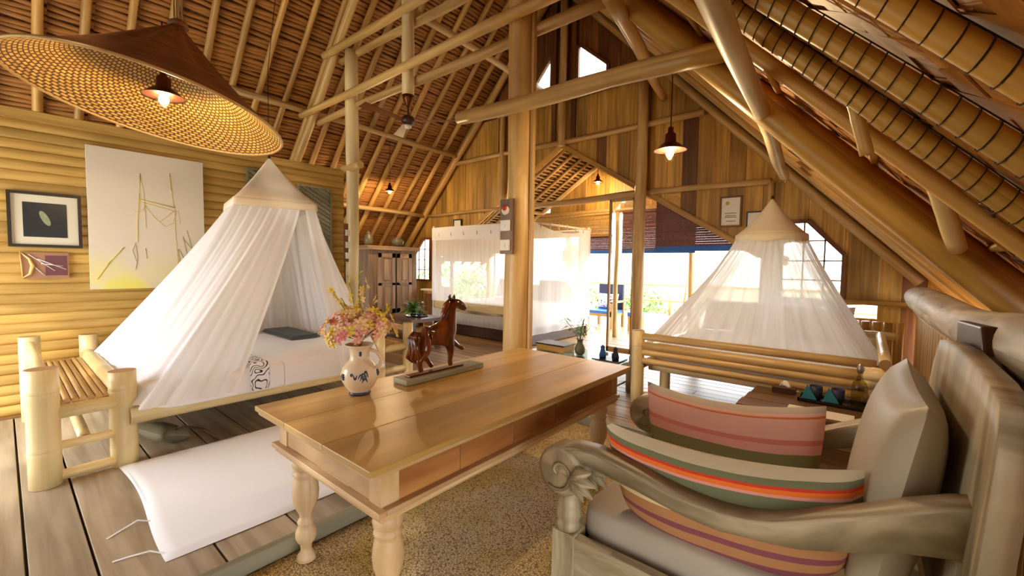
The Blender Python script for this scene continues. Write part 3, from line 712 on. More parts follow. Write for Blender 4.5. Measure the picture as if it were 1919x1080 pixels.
# ================================================================== BAMBOO DAYBED WITH NET (left)
BP = ['bamboo_pale', 'bamboo_end', 'bamboo_node']
b1 = thing('bamboo_bed', 'pale bamboo bed with white sheets along the split bamboo wall', 'bed', (-4.4, 1.4, .08))
def bpost(x, y, z1, r_, parent, seed=0, name='leg'):
    q = bamboo((x, y, .08), (x, y, z1), r_, 2, seg=20, seed=seed); return q.build(name, BP, parent)
for i, (x, y, h) in enumerate([(-3.62, .13, .77), (-3.66, .48, .69), (-5.2, .13, .77), (-5.28, .48, .74), (-3.6, 2.33, .71), (-3.6, 2.66, .80), (-5.25, 2.33, .71), (-5.25, 2.66, .8)]):
    bpost(x, y, h, .07 if i < 2 else (.062 if i < 4 else .05), b1, i)
def rail(p0, p1, r_, parent, nodes=4, name='rail', seed=0): return bamboo(p0, p1, r_, nodes, seg=14, seed=seed).build(name, BP, parent)
rail((-3.6, .5, .40), (-3.6, 2.35, .40), .055, b1); rail((-5.25, .5, .40), (-5.25, 2.35, .40), .05, b1)
rail((-5.2, .13, .70), (-3.66, .13, .70), .035, b1); rail((-5.26, .47, .565), (-3.68, .47, .575), .05, b1)
rail((-5.2, .13, .50), (-3.62, .13, .50), .04, b1)
rail((-3.62, .15, .50), (-3.64, .46, .50), .04, b1, 1); rail((-3.62, .15, .30), (-3.64, .46, .30), .025, b1, 1); rail((-3.62, .15, .12), (-3.64, .46, .12), .03, b1, 1)
rail((-4.3, .3, .34), (-5.2, .3, .33), .03, b1, 2); rail((-3.64, .3, .30), (-4.4, .3, .33), .03, b1, 2)
rail((-3.6, 2.35, .56), (-3.6, 2.64, .56), .035, b1, 1); rail((-3.6, 2.35, .34), (-3.6, 2.64, .34), .03, b1, 1); rail((-5.2, 2.66, .74), (-3.6, 2.66, .74), .03, b1); rail((-5.2, 2.33, .6), (-3.6, 2.33, .6), .035, b1)
for k in range(9):
    yk = .16+.035*k; MB().tube([(-5.18, yk, .545), (-3.66, yk, .545)], .018, 8).build('bench_slat', 'bamboo', b1)
for k in range(8):
    yk = 2.37+.037*k; MB().tube([(-5.18, yk, .58), (-3.66, yk, .58)], .018, 8).build('bench_slat', 'bamboo', b1)
for k in range(14):
    yk = .62+k*.125; MB().box(-5.2, -3.64, yk, yk+.1, .36, .385).build('bed_slat', 'midwood', b1)
def cushion_box(x0, x1, y0, y1, z0, z1, r_=.05):
    """soft mattress block: superellipse sections"""
    def fn(u, v):
        th = 2*PI*u; ph = -PI/2+PI*v
        def se(c, p): return math.copysign(abs(c)**p, c)
        cx = se(math.cos(ph), .22); 
        x = se(math.cos(th), .16)*cx; y = se(math.sin(th), .16)*cx; z = se(math.sin(ph), .35)
        return ((x0+x1)/2+x*(x1-x0)/2, (y0+y1)/2+y*(y1-y0)/2, (z0+z1)/2+z*(z1-z0)/2)
    return MB().grid(fn, 64, 16, 4, 1)
cushion_box(-5.2, -3.52, .56, 2.28, .385, .625).build('mattress', 'white_cloth', None, 'thick white mattress with white sheet on the left bamboo bed', 'mattress')
def drape(x0, x1, y0, y1, z0, name, mat, lab, cat):
    s = MB()
    path = [(x0, z0), ((x0+x1)/2, z0+.004), (x1-.03, z0+.003), (x1, z0-.02), (x1+.008, z0-.1), (x1+.006, z0-.2)]
    def fn(u, v):
        f = v*(len(path)-1); i = min(int(f), len(path)-2); t = f-i
        return (path[i][0]+(path[i+1][0]-path[i][0])*t, y0+(y1-y0)*u, path[i][1]+(path[i+1][1]-path[i][1])*t)
    s.grid(fn, 6, 20, 1, 2); return s.build(name, mat, None, lab, cat, solid=.004)
drape(-5.0, -3.51, 1.17, 1.30, .632, 'bed_runner', 'block_print', 'black and white scroll-patterned runner hanging over the bed edge', 'textile')
ft = thing('folded_sarong', 'folded dark grey-green cloth lying on the left bed sheet', 'textile', (-4.75, 1.95, .63))
for k in range(3): MB().box(-5.1+.01*k, -4.35-.01*k, 1.82+.01*k, 2.12-.012*k, .632+k*.011, .642+k*.011).build('fold', 'grey_cloth', ft, bevel=.004)

def ring_net(name, label, cat, apex, ring, base, zb, slit, mats, valance=.06, nf=34, amp=.035, scallop=False, seed=1, NU=260, NV=22, dropbase=.0, sag=1.12):
    """mosquito net: cloth hat, hoop band and folded skirt. ring, base: closed outlines (x,y,z); slit: (u0,u1) left open"""
    cx, cy = apex[0], apex[1]
    t = thing(name, label, cat, (cx, cy, zb)); rr = random.Random(seed)
    def at(pl, u):
        u = u % 1.0; ds = [0]
        for i in range(len(pl)):
            ds.append(ds[-1]+(Vector(pl[(i+1) % len(pl)])-Vector(pl[i])).length)
        d = u*ds[-1]
        for i in range(len(pl)):
            if d <= ds[i+1]+1e-9:
                return Vector(pl[i]).lerp(Vector(pl[(i+1) % len(pl)]), (d-ds[i])/max(1e-9, ds[i+1]-ds[i]))
    n = 48
    h = MB(); h.grid(lambda u, v: Vector(apex).lerp(at(ring, u), v)-Vector((0, 0, 1))*(.03*math.sin(PI*v)), n, 8, 1, 1)
    h.build('hat', mats[0], t, solid=.003)
    bd = MB()
    def fb(u, v):
        p = at(ring, u); k = 1.0+.02*v; dz = valance*(1+(.55*abs(math.sin(PI*6*u)) if scallop else 0))
        return Vector((cx+(p.x-cx)*k, cy+(p.y-cy)*k, p.z+.01-dz*v))
    bd.grid(fb, 96, 3, 1, .2); bd.build('band', mats[0], t, solid=.003)
    u0, u1 = slit
    ph = [rr.uniform(0, 6.28) for _ in range(6)]
    def skirt(ua, ub, nu, ra=None, rb=None):
        s = MB(); ra = ua if ra is None else ra; rb = ub if rb is None else rb
        def fn(u, v):
            uu = ua+(ub-ua)*u; a = at(ring, ra+(rb-ra)*u); b = at(base, uu)
            if v > .0: pass
            hv = v**sag
            p = Vector((a.x*.97+cx*.03, a.y*.97+cy*.03, a.z-.02)).lerp(b, 1)
            q = Vector(((a.x*.97+cx*.03)*(1-hv)+b.x*hv, (a.y*.97+cy*.03)*(1-hv)+b.y*hv, (a.z-.02)*(1-v)+b.z*v))
            o = Vector((q.x-cx, q.y-cy, 0)); o = o.normalized() if o.length > 0 else o
            w_ = .5*math.sin(uu*2*PI*nf+ph[0]+1.5*math.sin(uu*9+ph[1]))+.3*math.sin(uu*2*PI*nf*1.9+ph[2]+v*1.5)+.35*math.sin(uu*2*PI*nf*.37+ph[3]-v*2)
            return q+o*w_*amp*(.35+.65*v)*min(1, v*6+.25)
        return s.grid(fn, nu, NV, 1, 1)
    if slit[1] > slit[0]:
        skirt(u1, 1+u0, NU, .215, 1.20).build('skirt', mats[1], t)
    else: skirt(0, 1, NU).build('skirt', mats[1], t)
    MB().lathe((apex[0], apex[1], apex[2]-.01), [(.012, 0), (.016, .012), (.008, .03), (.0, .036)], 10).build('knob', 'black', t)
    return t
def sqring(cx, cy, r_, z, rot, n=4):
    return [(cx+r_*math.cos(rot+2*PI*i/n), cy+r_*math.sin(rot+2*PI*i/n), z) for i in range(n)]
C1 = (-4.45, 1.68)
ring1 = sqring(C1[0], C1[1], .47, 1.95, math.radians(-55))
# outline order matches ring: starts at the corner facing front-left, runs counter-clockwise
base1 = [(-3.46, .53, .46), (-3.46, 2.28, .45), (-5.2, 2.32, .5), (-5.22, .50, .60)]
n1 = ring_net('mosquito_net', 'ivory mosquito net with pointed hat tied open over the left bed', 'mosquito net', (C1[0], C1[1], 2.40), ring1, base1, .45, (.075, .19), ('cream_cloth', 'net'), .07, 40, .03, seed=4)
MB().tube([(C1[0], C1[1], 2.42), (C1[0], C1[1], 3.2), (-4.6, 1.97, 5.4)], .003, 5).build('hanging_cord', 'rope', n1)

# ================================================================== RIGHT BED WITH NET
b2 = thing('bamboo_bed', 'bamboo bed with rail front under the see-through net, near the window wall', 'bed', (-.8, 4.9, .08))
bpost(-1.68, 3.95, .79, .06, b2, 21); bpost(.10, 3.95, .72, .055, b2, 22); bpost(-1.68, 5.8, .75, .055, b2, 23); bpost(.10, 5.8, .75, .055, b2, 24); bpost(-1.5, 4.2, .5, .05, b2, 25)
for z_, r_ in ((.735, .035), (.645, .04), (.585, .035), (.50, .03)):
    bamboo((-1.66, 3.95, z_), (.08, 3.95, z_-.005), r_, 4, seg=12, seed=int(z_*99)).build('rail', ['bamboo', 'bamboo_end', 'bamboo_node'], b2)
rail((-1.66, 3.95, .16), (-1.45, 4.1, .16), .03, b2, 1)
rail((.12, 3.7, .78), (.12, 5.2, .80), .035, b2, 3); rail((.0, 3.74, .70), (.24, 3.74, .70), .045, b2, 1); rail((.0, 3.86, .62), (.22, 3.86, .62), .045, b2, 1)
rail((.0, 5.2, .80), (.22, 5.2, .80), .035, b2, 1); rail((-1.62, 4.1, .42), (.05, 4.1, .42), .035, b2, 3); rail((-1.66, 4.0, .45), (-1.66, 5.8, .45), .04, b2, 3); rail((.06, 4.0, .45), (.06, 5.8, .45), .04, b2, 3)
for k in range(11): MB().box(-1.62, .04, 4.1+k*.155, 4.22+k*.155, .44, .46).build('bed_slat', 'midwood', b2)
cushion_box(-1.62, .02, 4.08, 5.75, .465, .66).build('mattress', 'white_cloth', None, 'white mattress inside the see-through net on the right bed', 'mattress')
def pillow(w_, h_, t_, pw=.5, nu=28, nv=20):
    """closed pillow in local xz plane, thickness along y; u,v run 0..1 over each face"""
    mb = MB()
    for sg in (-1, 1):
        def fn(u, v, sg=sg):
            a, b = 2*u-1, 2*v-1
            th = t_/2*(max(0, 1-abs(a)**2.6)**pw)*(max(0, 1-abs(b)**2.6)**pw)
            pin = 1-.06*(1-abs(a)**2)*(abs(b)**3)
            return Vector((a*w_/2*(1-.04*(1-b*b)), sg*th, (b*h_/2)*(1-.05*(1-a*a))))
        mb.grid(fn, nu, nv)
    return mb
def place(mb, mat4):
    mb.v = [tuple(mat4 @ Vector(v)) for v in mb.v]; return mb
for i, x in enumerate((-1.2, -.4)):
    place(pillow(.65, .4, .16), Matrix.Translation((x, 5.55, .84)) @ Matrix.Rotation(-.5, 4, 'X')).build('pillow', 'white_cloth', None, ['white pillow at the left of the right bed head, inside the net', 'white pillow at the right of the right bed head, inside the net'][i], 'pillow')
C2 = (-.75, 4.9)
ring2 = [(C2[0]+.31*math.cos(2*PI*i/24), C2[1]+.31*math.sin(2*PI*i/24), 1.73) for i in range(24)]
def resq(x0, x1, y0, y1, z, n=24):
    out = []
    for i in range(n):
        a = 2*PI*i/n; c, s_ = math.cos(a), math.sin(a); k = 1/max(abs(c), abs(s_))
        k = k*.9+.1*1.2
        out.append(((x0+x1)/2+c*k*(x1-x0)/2, (y0+y1)/2+s_*k*(y1-y0)/2, z))
    return out
ring_net('mosquito_net', 'white see-through mosquito net with a round scalloped hat over the right bed', 'mosquito net', (C2[0], C2[1], 2.10), ring2, resq(-1.72, .10, 4.10, 5.80, .60), .6, (0, 0), ('cream_cloth', 'net_thin'), .055, 46, .022, True, seed=9)

# ================================================================== CANOPY BED
cb = thing('canopy_bed', 'four-poster bed boxed in by sheer white curtains in the alcove', 'bed', (-5.35, 6.5, .08))
XA, XB, YA, YB = -6.56, -4.14, 5.46, 7.25
for x, y in ((XA, YA), (XB, YA), (XA, YB), (XB, YB)):
    MB().tube([(x, y, .08), (x, y, 2.14)], .022, 10).build('bed_post', 'switch', cb)
for a, b in (((XA, YA), (XB, YA)), ((XA, YB), (XB, YB)), ((XA, YA), (XA, YB)), ((XB, YA), (XB, YB))):
    MB().tube([(*a, 2.10), (*b, 2.10)], .018, 8).build('canopy_rail', 'switch', cb)
MB().box(XA+.02, XB-.02, YA+.03, YB, .10, .30).build('bed_base', 'darkwood', cb)
MB().box(XA+.02, XB-.02, YA+.02, YA+.05, .56, .72).build('side_board', 'bamboo_pale', cb)
MB().box(XA+.02, XB-.02, YA+.03, YA+.06, .46, .56).build('side_board', 'greywood', cb)
MB().box(XA+.3, XB-.3, YB-.08, YB-.03, .5, 1.0).build('headboard', 'greywood', cb)
cushion_box(XA+.05, XB-.05, YA+.08, YB-.1, .31, .70).build('mattress', 'white_cloth', None, 'white mattress inside the sheer curtained four-poster', 'mattress')
for i, x in enumerate((-5.9, -4.8)):
    place(pillow(.7, .42, .18), Matrix.Translation((x, 7.0, .92)) @ Matrix.Rotation(-.4, 4, 'X')).build('pillow', 'grey_cloth' if i else 'white_cloth', None, ['white pillow against the four-poster headboard', 'grey pillow against the four-poster headboard'][i], 'pillow')
def panel(p0, p1, z0, z1, nf, amp, mat='net_sheer', topsag=.05, nm='curtain'):
    p0 = Vector((*p0, 0)); p1 = Vector((*p1, 0)); d = (p1-p0).normalized(); n_ = Vector((-d.y, d.x, 0))
    def fn(u, v):
        p = p0.lerp(p1, u); z = z1-topsag*math.sin(PI*u)*(1-v)-(z1-z0)*v
        return p+n_*(amp*math.sin(u*nf*6.28)*(.3+.7*v))+Vector((0, 0, z))
    return MB().grid(fn, max(24, nf*8), 10, (p1-p0).length, z1-z0).build(nm, mat, cb)
panel((XA, YA-.03), (XB, YA-.03), .70, 2.10, 5, .006)
panel((XA, YA-.035), (XB, YA-.035), .30, .56, 5, .006, 'net_sheer')
panel((XB+.03, YA), (XB+.03, YB), .27, 2.10, 4, .01, 'net_sheer', .12)
panel((XA, YB), (XB, YB), .5, 2.1, 6, .01, 'net_sheer', .05)
panel((XB+.04, YB-.42), (XB+.04, YB), .45, 2.08, 5, .03, 'net', 0)
panel((XA, YA-.04), (XA+.12, YA-.04), .7, 2.1, 3, .02, 'net', 0)
# valance band with ties
v_ = MB().box(XA, XB, YA-.045, YA-.04, 1.86, 2.10).build('valance', 'net', cb)
for k in range(7):
    x = XA+.2+k*.34; MB().tube([(x, YA-.05, 2.0), (x+.01, YA-.055, 1.94)], .008, 5).build('tie', 'switch', cb)
    y_ = YA+.15+k*.27; MB().tube([(XB+.05, y_, 2.12), (XB+.05, y_+.01, 2.02)], .01, 5).build('tie', 'bamboo_pale', cb)

# ================================================================== TABLE
tb = thing('long_table', 'long honey-coloured wooden table with turned legs on the rug', 'table', (-1.63, 1.66, 0))
ex = [-2.1, -1.79, -1.47, -1.16]
for i in range(3):
    MB().box(ex[i]+.001, ex[i+1]-.001, .715, 2.62, .728, .75).build('top_board', 'table', tb, bevel=.002)
MB().box(-2.09, -1.17, .725, 2.61, .708, .728).build('edge_moulding', 'table_leg', tb, bevel=.006)
MB().box(-2.035, -1.225, .80, .82, .575, .708).build('apron', 'table_leg', tb, label='pale near apron board'); MB().box(-2.035, -1.225, 2.52, 2.54, .575, .708).build('apron', 'table_side', tb)
MB().box(-2.035, -2.015, .82, 2.52, .575, .708).build('apron', 'table_side', tb)
for i in range(5):
    a = .82+.34*i; MB().box(-1.245, -1.225, a+.002, a+.338, .575, .708).build('apron_panel', 'table_side', tb)
for i, x in enumerate((-2.035, -1.295)):
    for y in (.795, 2.475): MB().box(x, x+.072, y, y+.072, .56, .708).build('corner_block', 'table_leg', tb)
for k, (g, z0_, z1_) in enumerate(((.03, .555, .575), (.018, .535, .555), (.006, .52, .535))):
    MB().box(-2.035-g, -1.225+g, .80-g, .80, z0_, z1_).build('moulding', 'table_leg', tb, bevel=.003)
    MB().box(-1.225, -1.225+g, .80, 2.54, z0_, z1_).build('moulding', 'table_leg', tb, bevel=.003)
    MB().box(-2.035-g, -2.035, .80, 2.54, z0_, z1_).build('moulding', 'table_leg', tb, bevel=.003)
prof = [(.048, .54), (.052, .52), (.045, .505), (.054, .49), (.057, .47), (.050, .452), (.043, .445), (.052, .437), (.053, .425), (.045, .415), (.049, .405), (.055, .375), (.058, .34), (.054, .30), (.043, .265), (.029, .235), (.026, .215), (.037, .20), (.037, .19), (.030, .18), (.040, .165), (.046, .145), (.046, .125), (.038, .105), (.026, .09), (.024, .065), (.028, .05), (.040, .035), (.042, .015), (.036, 0.012)]
lg = None
for x, y in ((-1.96, .875), (-1.30, .875), (-1.96, 2.46), (-1.30, 2.46)):
    if lg is None: lg = MB().lathe((x, y, 0), prof[::-1], 24).build('leg', 'table_leg', tb); lx = (x, y)
    else:
        c = lg.copy(); COL.objects.link(c); c.parent = tb; c.location = (x-lx[0], y-lx[1], 0)

# ---- vase with orchids
vx, vy = -1.92, 1.13
va = thing('painted_jug', 'cream ceramic jug with blue painted flowers on the long table', 'jug', (vx, vy, .75))
vp = [(.045, .752), (.050, .757), (.048, .766), (.068, .79), (.086, .825), (.090, .855), (.082, .885), (.062, .910), (.048, .925), (.045, .95), (.048, .97), (.060, .99), (.070, 1.0), (.066, 1.0), (.045, .97), (.040, .93), (.0, .92)]
MB().lathe((vx, vy, 0), vp, 28).build('body', 'ceramic', va)
MB().lathe((vx, vy, 0), [(.046, .751), (.052, .757), (.050, .767)], 28).build('foot_ring', 'glaze_blue', va)
MB().tube([(vx+.035, vy+.03, .975), (vx+.065, vy+.05, .965), (vx+.088, vy+.065, .93), (vx+.085, vy+.06, .90), (vx+.06, vy+.045, .88)], .009, 8).build('handle', 'ceramic', va)
def on_vase(th, z, e=.0015):
    for i in range(len(vp)-5):
        if vp[i][1] <= z <= vp[i+1][1]:
            t = (z-vp[i][1])/max(1e-6, vp[i+1][1]-vp[i][1]); r_ = vp[i][0]*(1-t)+vp[i+1][0]*t
            return (vx+(r_+e)*math.cos(th), vy+(r_+e)*math.sin(th), z)
    return (vx, vy, z)
q = MB(); cth = math.radians(-30)
for a0, z0_, L_, cu in ((-.1, .845, .30, .02), (0, .835, .35, .035), (.05, .86, .28, -.02), (.2, .85, .22, .03), (-.35, .865, .2, -.02), (.1, .825, .3, .02)):
    q.tube([on_vase(cth+a0+L_*t, z0_+cu*math.sin(PI*t)) for t in [j/8 for j in range(9)]], [.0015+.0035*math.sin(PI*j/8) for j in range(9)], 5)
for th, z, s_ in ((cth+.05, .958, .016), (cth-1.05, .85, .02), (cth+1.2, .86, .02), (cth-.45, .865, .009)):
    for k in range(6):
        a = k*PI/3; q.tube([on_vase(th+s_*.5*math.cos(a)/.06*(j/3), z+s_*.9*math.sin(a)*(j/3)) for j in range(4)], [.003, .006, .005, .001], 5)
q.build('painted_flower', 'glaze_blue', va, kind='stuff')

bq = thing('orchid_bouquet', 'full bouquet of pink and yellow orchids standing in the painted jug', 'flowers', (vx, vy, .97))
def blossom_mesh(sz, mat, rnd):
    q = MB()
    for k in range(6):
        a = k*PI/3+rnd.uniform(-.15, .15); ln = sz*rnd.uniform(.85, 1.1); wd = sz*.30
        d = Vector((math.cos(a), math.sin(a), 0)); n_ = Vector((-math.sin(a), math.cos(a), 0))
        pts = [Vector((0, 0, 0)), d*ln*.35+n_*wd*.8+Vector((0, 0, sz*.12)), d*ln*.8+n_*wd*.7+Vector((0, 0, sz*.22)), d*ln+Vector((0, 0, sz*.12)), d*ln*.8-n_*wd*.7+Vector((0, 0, sz*.22)), d*ln*.35-n_*wd*.8+Vector((0, 0, sz*.12)), d*ln*.5+Vector((0, 0, sz*.30))]
        b = len(q.v); q.v += [tuple(p) for p in pts]
        for t in ((0, 1, 6), (1, 2, 6), (2, 3, 6), (3, 4, 6), (4, 5, 6), (5, 0, 6)): q.face([b+i for i in t], [(0, 0)]*3, True)
    q.cur = 1; q.lathe((0, 0, 0), [(.0, .0), (sz*.13, sz*.1), (sz*.1, sz*.3), (0, sz*.4)], 6)
    me = bpy.data.meshes.new('blossom'); me.from_pydata(q.v, [], q.f); me.materials.append(M[mat]); me.materials.append(M['petal_yellow'] if mat != 'petal_yellow' else M['leaf_yellow'])
    me.polygons.foreach_set('material_index', q.mi); return me
fr = random.Random(11)
bl = {m: [blossom_mesh(.032, m, fr) for _ in range(2)] for m in ('petal_pink', 'petal_peach', 'petal_yellow', 'petal_rose')}
org = Vector((vx, vy, .98)); nB = 0
def put_blossom(p, d, m, s_=1):
    o = bpy.data.objects.new('blossom', fr.choice(bl[m])); COL.objects.link(o); o.parent = bq
    o.location = p-origin(bq); o.rotation_mode = 'QUATERNION'; o.rotation_quaternion = d.to_track_quat('Z', 'Y') @ Matrix.Rotation(fr.uniform(0, 6), 3, 'Z').to_quaternion(); o.scale = (s_,)*3
for k in range(125):
    th = fr.uniform(0, 2*PI); ph = math.acos(fr.uniform(-.28, .95)); d = Vector((math.sin(ph)*math.cos(th), math.sin(ph)*math.sin(th), math.cos(ph)))
    rad = fr.uniform(.085, .165); p = org+Vector((d.x*rad*1.08, d.y*rad*1.08, .085+d.z*rad*.78))
    m = fr.choices(['petal_pink', 'petal_peach', 'petal_yellow', 'petal_rose'], [5, 6, 3 if d.z > .2 else 1.5, 1.3])[0]
    put_blossom(p, (d+Vector((fr.uniform(-.4, .4), fr.uniform(-.4, .4), fr.uniform(-.2, .4)))).normalized(), m, fr.uniform(.8, 1.25))
rw = Vector(rgt)
for dx, h, m, n_ in ((-.15, .30, 'petal_yellow', 11), (-.06, .36, 'petal_yellow', 7), (.0, .40, 'petal_yellow', 7), (.04, .36, 'petal_peach', 6), (.16, .22, 'petal_yellow', 9), (-.09, .25, 'petal_yellow', 6), (.09, .26, 'petal_peach', 7)):
    e_ = org+rw*dx+Vector((0, 0, h)); c_ = org+rw*dx*.3+Vector((0, 0, h*.6))
    pts = [org.lerp(c_, t).lerp(c_.lerp(e_, t), t) for t in [j/8 for j in range(9)]]
    MB().tube(pts, .002, 5).build('stem', 'stem', bq)
    for j in range(n_):
        t = .45+.55*j/n_; f = t*8; i0 = min(int(f), 7); p = pts[i0].lerp(pts[i0+1], f-i0)+Vector((fr.uniform(-.018, .018), fr.uniform(-.018, .018), 0))
        put_blossom(p, Vector((fr.uniform(-1, 1), fr.uniform(-1, 1), fr.uniform(-.2, .6))).normalized(), m, fr.uniform(.45, .75))
def leaf(p, d, L_, wd, mb, droop=.3):
    d = d.normalized(); sd = d.cross(Vector((0, 0, 1))).normalized() if abs(d.z) < .98 else Vector((1, 0, 0)); b = len(mb.v)
    for i, (t, k) in enumerate(((0, .1), (.3, .8), (.6, 1), (.85, .6), (1, .02))):
        c = p+d*L_*t-Vector((0, 0, droop*L_*t*t)); mb.v.append(tuple(c+sd*wd*k)); mb.v.append(tuple(c-sd*wd*k))
    for i in range(4): mb.face([b+2*i, b+2*i+1, b+2*i+3, b+2*i+2], [(0, 0)]*4, True)
for k in range(14):
    q = MB(); th = fr.uniform(0, 6.28); leaf(org+Vector((0, 0, .03)), Vector((math.cos(th), math.sin(th), fr.uniform(.2, 1.6))), fr.uniform(.13, .26), .008, q, .2); q.build('leaf', 'stem', bq)

# ---- carved horse
hz = .79
hs = thing('horse_carving', 'polished dark brown wooden horse with one foreleg raised, on the long table', 'sculpture', (-1.9, 1.62, .752))
MB().box(-1.965, -1.84, 1.355, 1.94, .752, .782).build('plinth', 'trim_grey', hs, bevel=.004, label='long grey-green plinth')
MB().box(-1.925, -1.875, 1.40, 1.80, .782, .792).build('ground', 'horse', hs, bevel=.004)
def skinned(name, verts, edges_, mat, parent, lv=2, root=0):
    off = origin(parent); me = bpy.data.meshes.new(name); me.from_pydata([tuple(Vector(v[:3])-off) for v in verts], edges_, [])
    o = bpy.data.objects.new(name, me); COL.objects.link(o); o.parent = parent
    md = o.modifiers.new('k', 'SKIN'); md.use_smooth_shade = True
    for i, v in enumerate(verts):
        r_ = v[3]; me.skin_vertices[0].data[i].radius = (r_, v[4] if len(v) > 4 else r_); me.skin_vertices[0].data[i].use_root = (i == root)
    md2 = o.modifiers.new('s', 'SUBSURF'); md2.levels = lv; md2.render_levels = lv
    dg = bpy.context.evaluated_depsgraph_get(); dg.update(); m2 = bpy.data.meshes.new_from_object(o.evaluated_get(dg)); o.modifiers.clear(); o.data = m2
    m2.materials.clear(); m2.materials.append(M[mat]); 
    m2.polygons.foreach_set('use_smooth', [True]*len(m2.polygons))
    if not m2.uv_layers: 
        uv = m2.uv_layers.new(name='UVMap'); fl_ = []
        for l in m2.loops: c = m2.vertices[l.vertex_index].co; fl_ += [c.y+c.x*.5, c.z]
        uv.data.foreach_set('uv', fl_)
    return o
me_test = bpy.data.meshes.new('t')
def hv(y, z, r_, x=0, r2=None): return (-1.9+x, y, z, r_, r2 or r_)
V = [hv(1.525, 1.000, .060), hv(1.595, .980, .056), hv(1.665, .995, .062), hv(1.695, 1.055, .052), hv(1.705, 1.11, .042), hv(1.722, 1.165, .036), hv(1.765, 1.168, .036), hv(1.805, 1.145, .024), hv(1.838, 1.128, .022),
     hv(1.485, .965, .055), hv(1.495, .905, .036, .028), hv(1.455, .865, .020, .030), hv(1.465, .825, .014, .030), hv(1.475, .80, .018, .030),
     hv(1.51, .905, .034, -.03), hv(1.55, .865, .019, -.03), hv(1.575, .83, .014, -.03), hv(1.60, .80, .017, -.03),
     hv(1.680, .935, .034, .028), hv(1.690, .88, .020, .028), hv(1.682, .83, .014, .028), hv(1.692, .80, .018, .028),
     hv(1.71, .955, .032, -.030), hv(1.765, .925, .020, -.03), hv(1.805, .895, .014, -.03), hv(1.85, .872, .016, -.03)]
Ed = [(0, 1), (1, 2), (2, 3), (3, 4), (4, 5), (5, 6), (6, 7), (7, 8), (0, 9), (9, 10), (10, 11), (11, 12), (12, 13), (9, 14), (14, 15), (15, 16), (16, 17), (2, 18), (18, 19), (19, 20), (20, 21), (2, 22), (22, 23), (23, 24), (24, 25)]
def mk_skin(*a, **k):
    return skinned(*a, **k)
# skin layer needs creating through bmesh before radii can be set
def add_skin_layer(me):
    bm = bmesh.new(); bm.from_mesh(me); bm.verts.layers.skin.verify(); bm.to_mesh(me); bm.free()
_old = skinned
def skinned(name, verts, edges_, mat, parent, lv=2, root=0):
    off = origin(parent); me = bpy.data.meshes.new(name)
    bm = bmesh.new(); L_ = bm.verts.layers.skin.verify(); vs = []
    for i, v in enumerate(verts):
        x = bm.verts.new(Vector(v[:3])-off); x[L_].radius = (v[3], v[4] if len(v) > 4 else v[3]); x[L_].use_root = (i == root); vs.append(x)
    for a, b in edges_: bm.edges.new((vs[a], vs[b]))
    bm.to_mesh(me); bm.free()
    o = bpy.data.objects.new(name, me); COL.objects.link(o); o.parent = parent
    md = o.modifiers.new('k', 'SKIN'); md.use_smooth_shade = True; md2 = o.modifiers.new('s', 'SUBSURF'); md2.levels = lv; md2.render_levels = lv
    dg = bpy.context.evaluated_depsgraph_get(); dg.update(); m2 = bpy.data.meshes.new_from_object(o.evaluated_get(dg)); o.modifiers.clear(); o.data = m2
    m2.materials.clear(); m2.materials.append(M[mat]); m2.polygons.foreach_set('use_smooth', [True]*len(m2.polygons))
    while m2.uv_layers: m2.uv_layers.remove(m2.uv_layers[0])
    uv = m2.uv_layers.new(name='UVMap'); fl_ = []
    for l in m2.loops:
        c = m2.vertices[l.vertex_index].co; fl_ += [c.y+c.x*.5, c.z]
    uv.data.foreach_set('uv', fl_)
    return o
skinned('body', V, Ed, 'horse', hs, root=1)
q = MB()
for sx in (-.014, .014): q.tube([(-1.9+sx, 1.722, 1.185), (-1.9+sx*1.4, 1.720, 1.208), (-1.9+sx*1.2, 1.726, 1.224)], [.011, .009, .001], 8)
q.build('ear', 'horse', hs)
q = MB(); q.tube([(-1.9, 1.715, 1.20), (-1.9, 1.682, 1.165), (-1.9, 1.660, 1.11), (-1.9, 1.640, 1.05)], [.008, .019, .018, .008], 8); q.build('mane', 'horse', hs)
q = MB()
for k in range(6):
    o_ = (k-2.5)*.009; q.tube([(-1.9+o_, 1.465, 1.02), (-1.9+o_*1.4, 1.435, .98), (-1.9+o_*1.6, 1.45-.01*(k % 2), .93), (-1.9+o_*1.7, 1.43+.012*(k % 3), .88), (-1.9+o_*1.2, 1.455, .85)], [.012, .016, .015, .012, .003], 6)
q.build('tail', 'horse', hs)

# ================================================================== WHITE FLOOR MATTRESS, RUG
def matfn(u, v):
    a, b = u, v
    e_ = min(a, 1-a)*1.3*2; f_ = min(b, 1-b)*1.9
    z = .0825+.014*min(1, max(0, min(a, 1-a))*1.3/.012)*min(1, max(0, min(b, 1-b))*1.9/.012)
    rr2 = .02*math.sin(b*7)*(a < .5)
    cz = 1
    x = -3.60+1.30*a+.02*math.sin(6*b)*.5; y = .44+1.9*b+.02*math.sin(a*5)
    return (x, y, z+.002*math.exp(-((b-.35)*40)**2)+.002*math.exp(-((b-.7)*40)**2))
fm = MB(); fm.grid(matfn, 50, 60, 1, 1); fm.cur = 0
fm.box(-3.575, -2.325, .465, 2.315, .0825, .09)
MB_mat = thing('floor_mattress', 'bright white floor mattress lying between the left bed and the table', 'mattress', (-2.95, 1.4, .082))
fm.build('pad', 'white_mat', MB_mat)
q = MB(); q.tube([(-2.72, .44, .09), (-2.76, .40, .095), (-2.74, .34, .084), (-2.70, .28, .084)], .0035, 5); q.build('tie_string', 'white_mat', MB_mat)
q = MB(); q.tube([(-2.36, .43, .09), (-2.42, .39, .095), (-2.46, .33, .084), (-2.47, .27, .084)], .0035, 5); q.build('tie_string', 'white_mat', MB_mat)
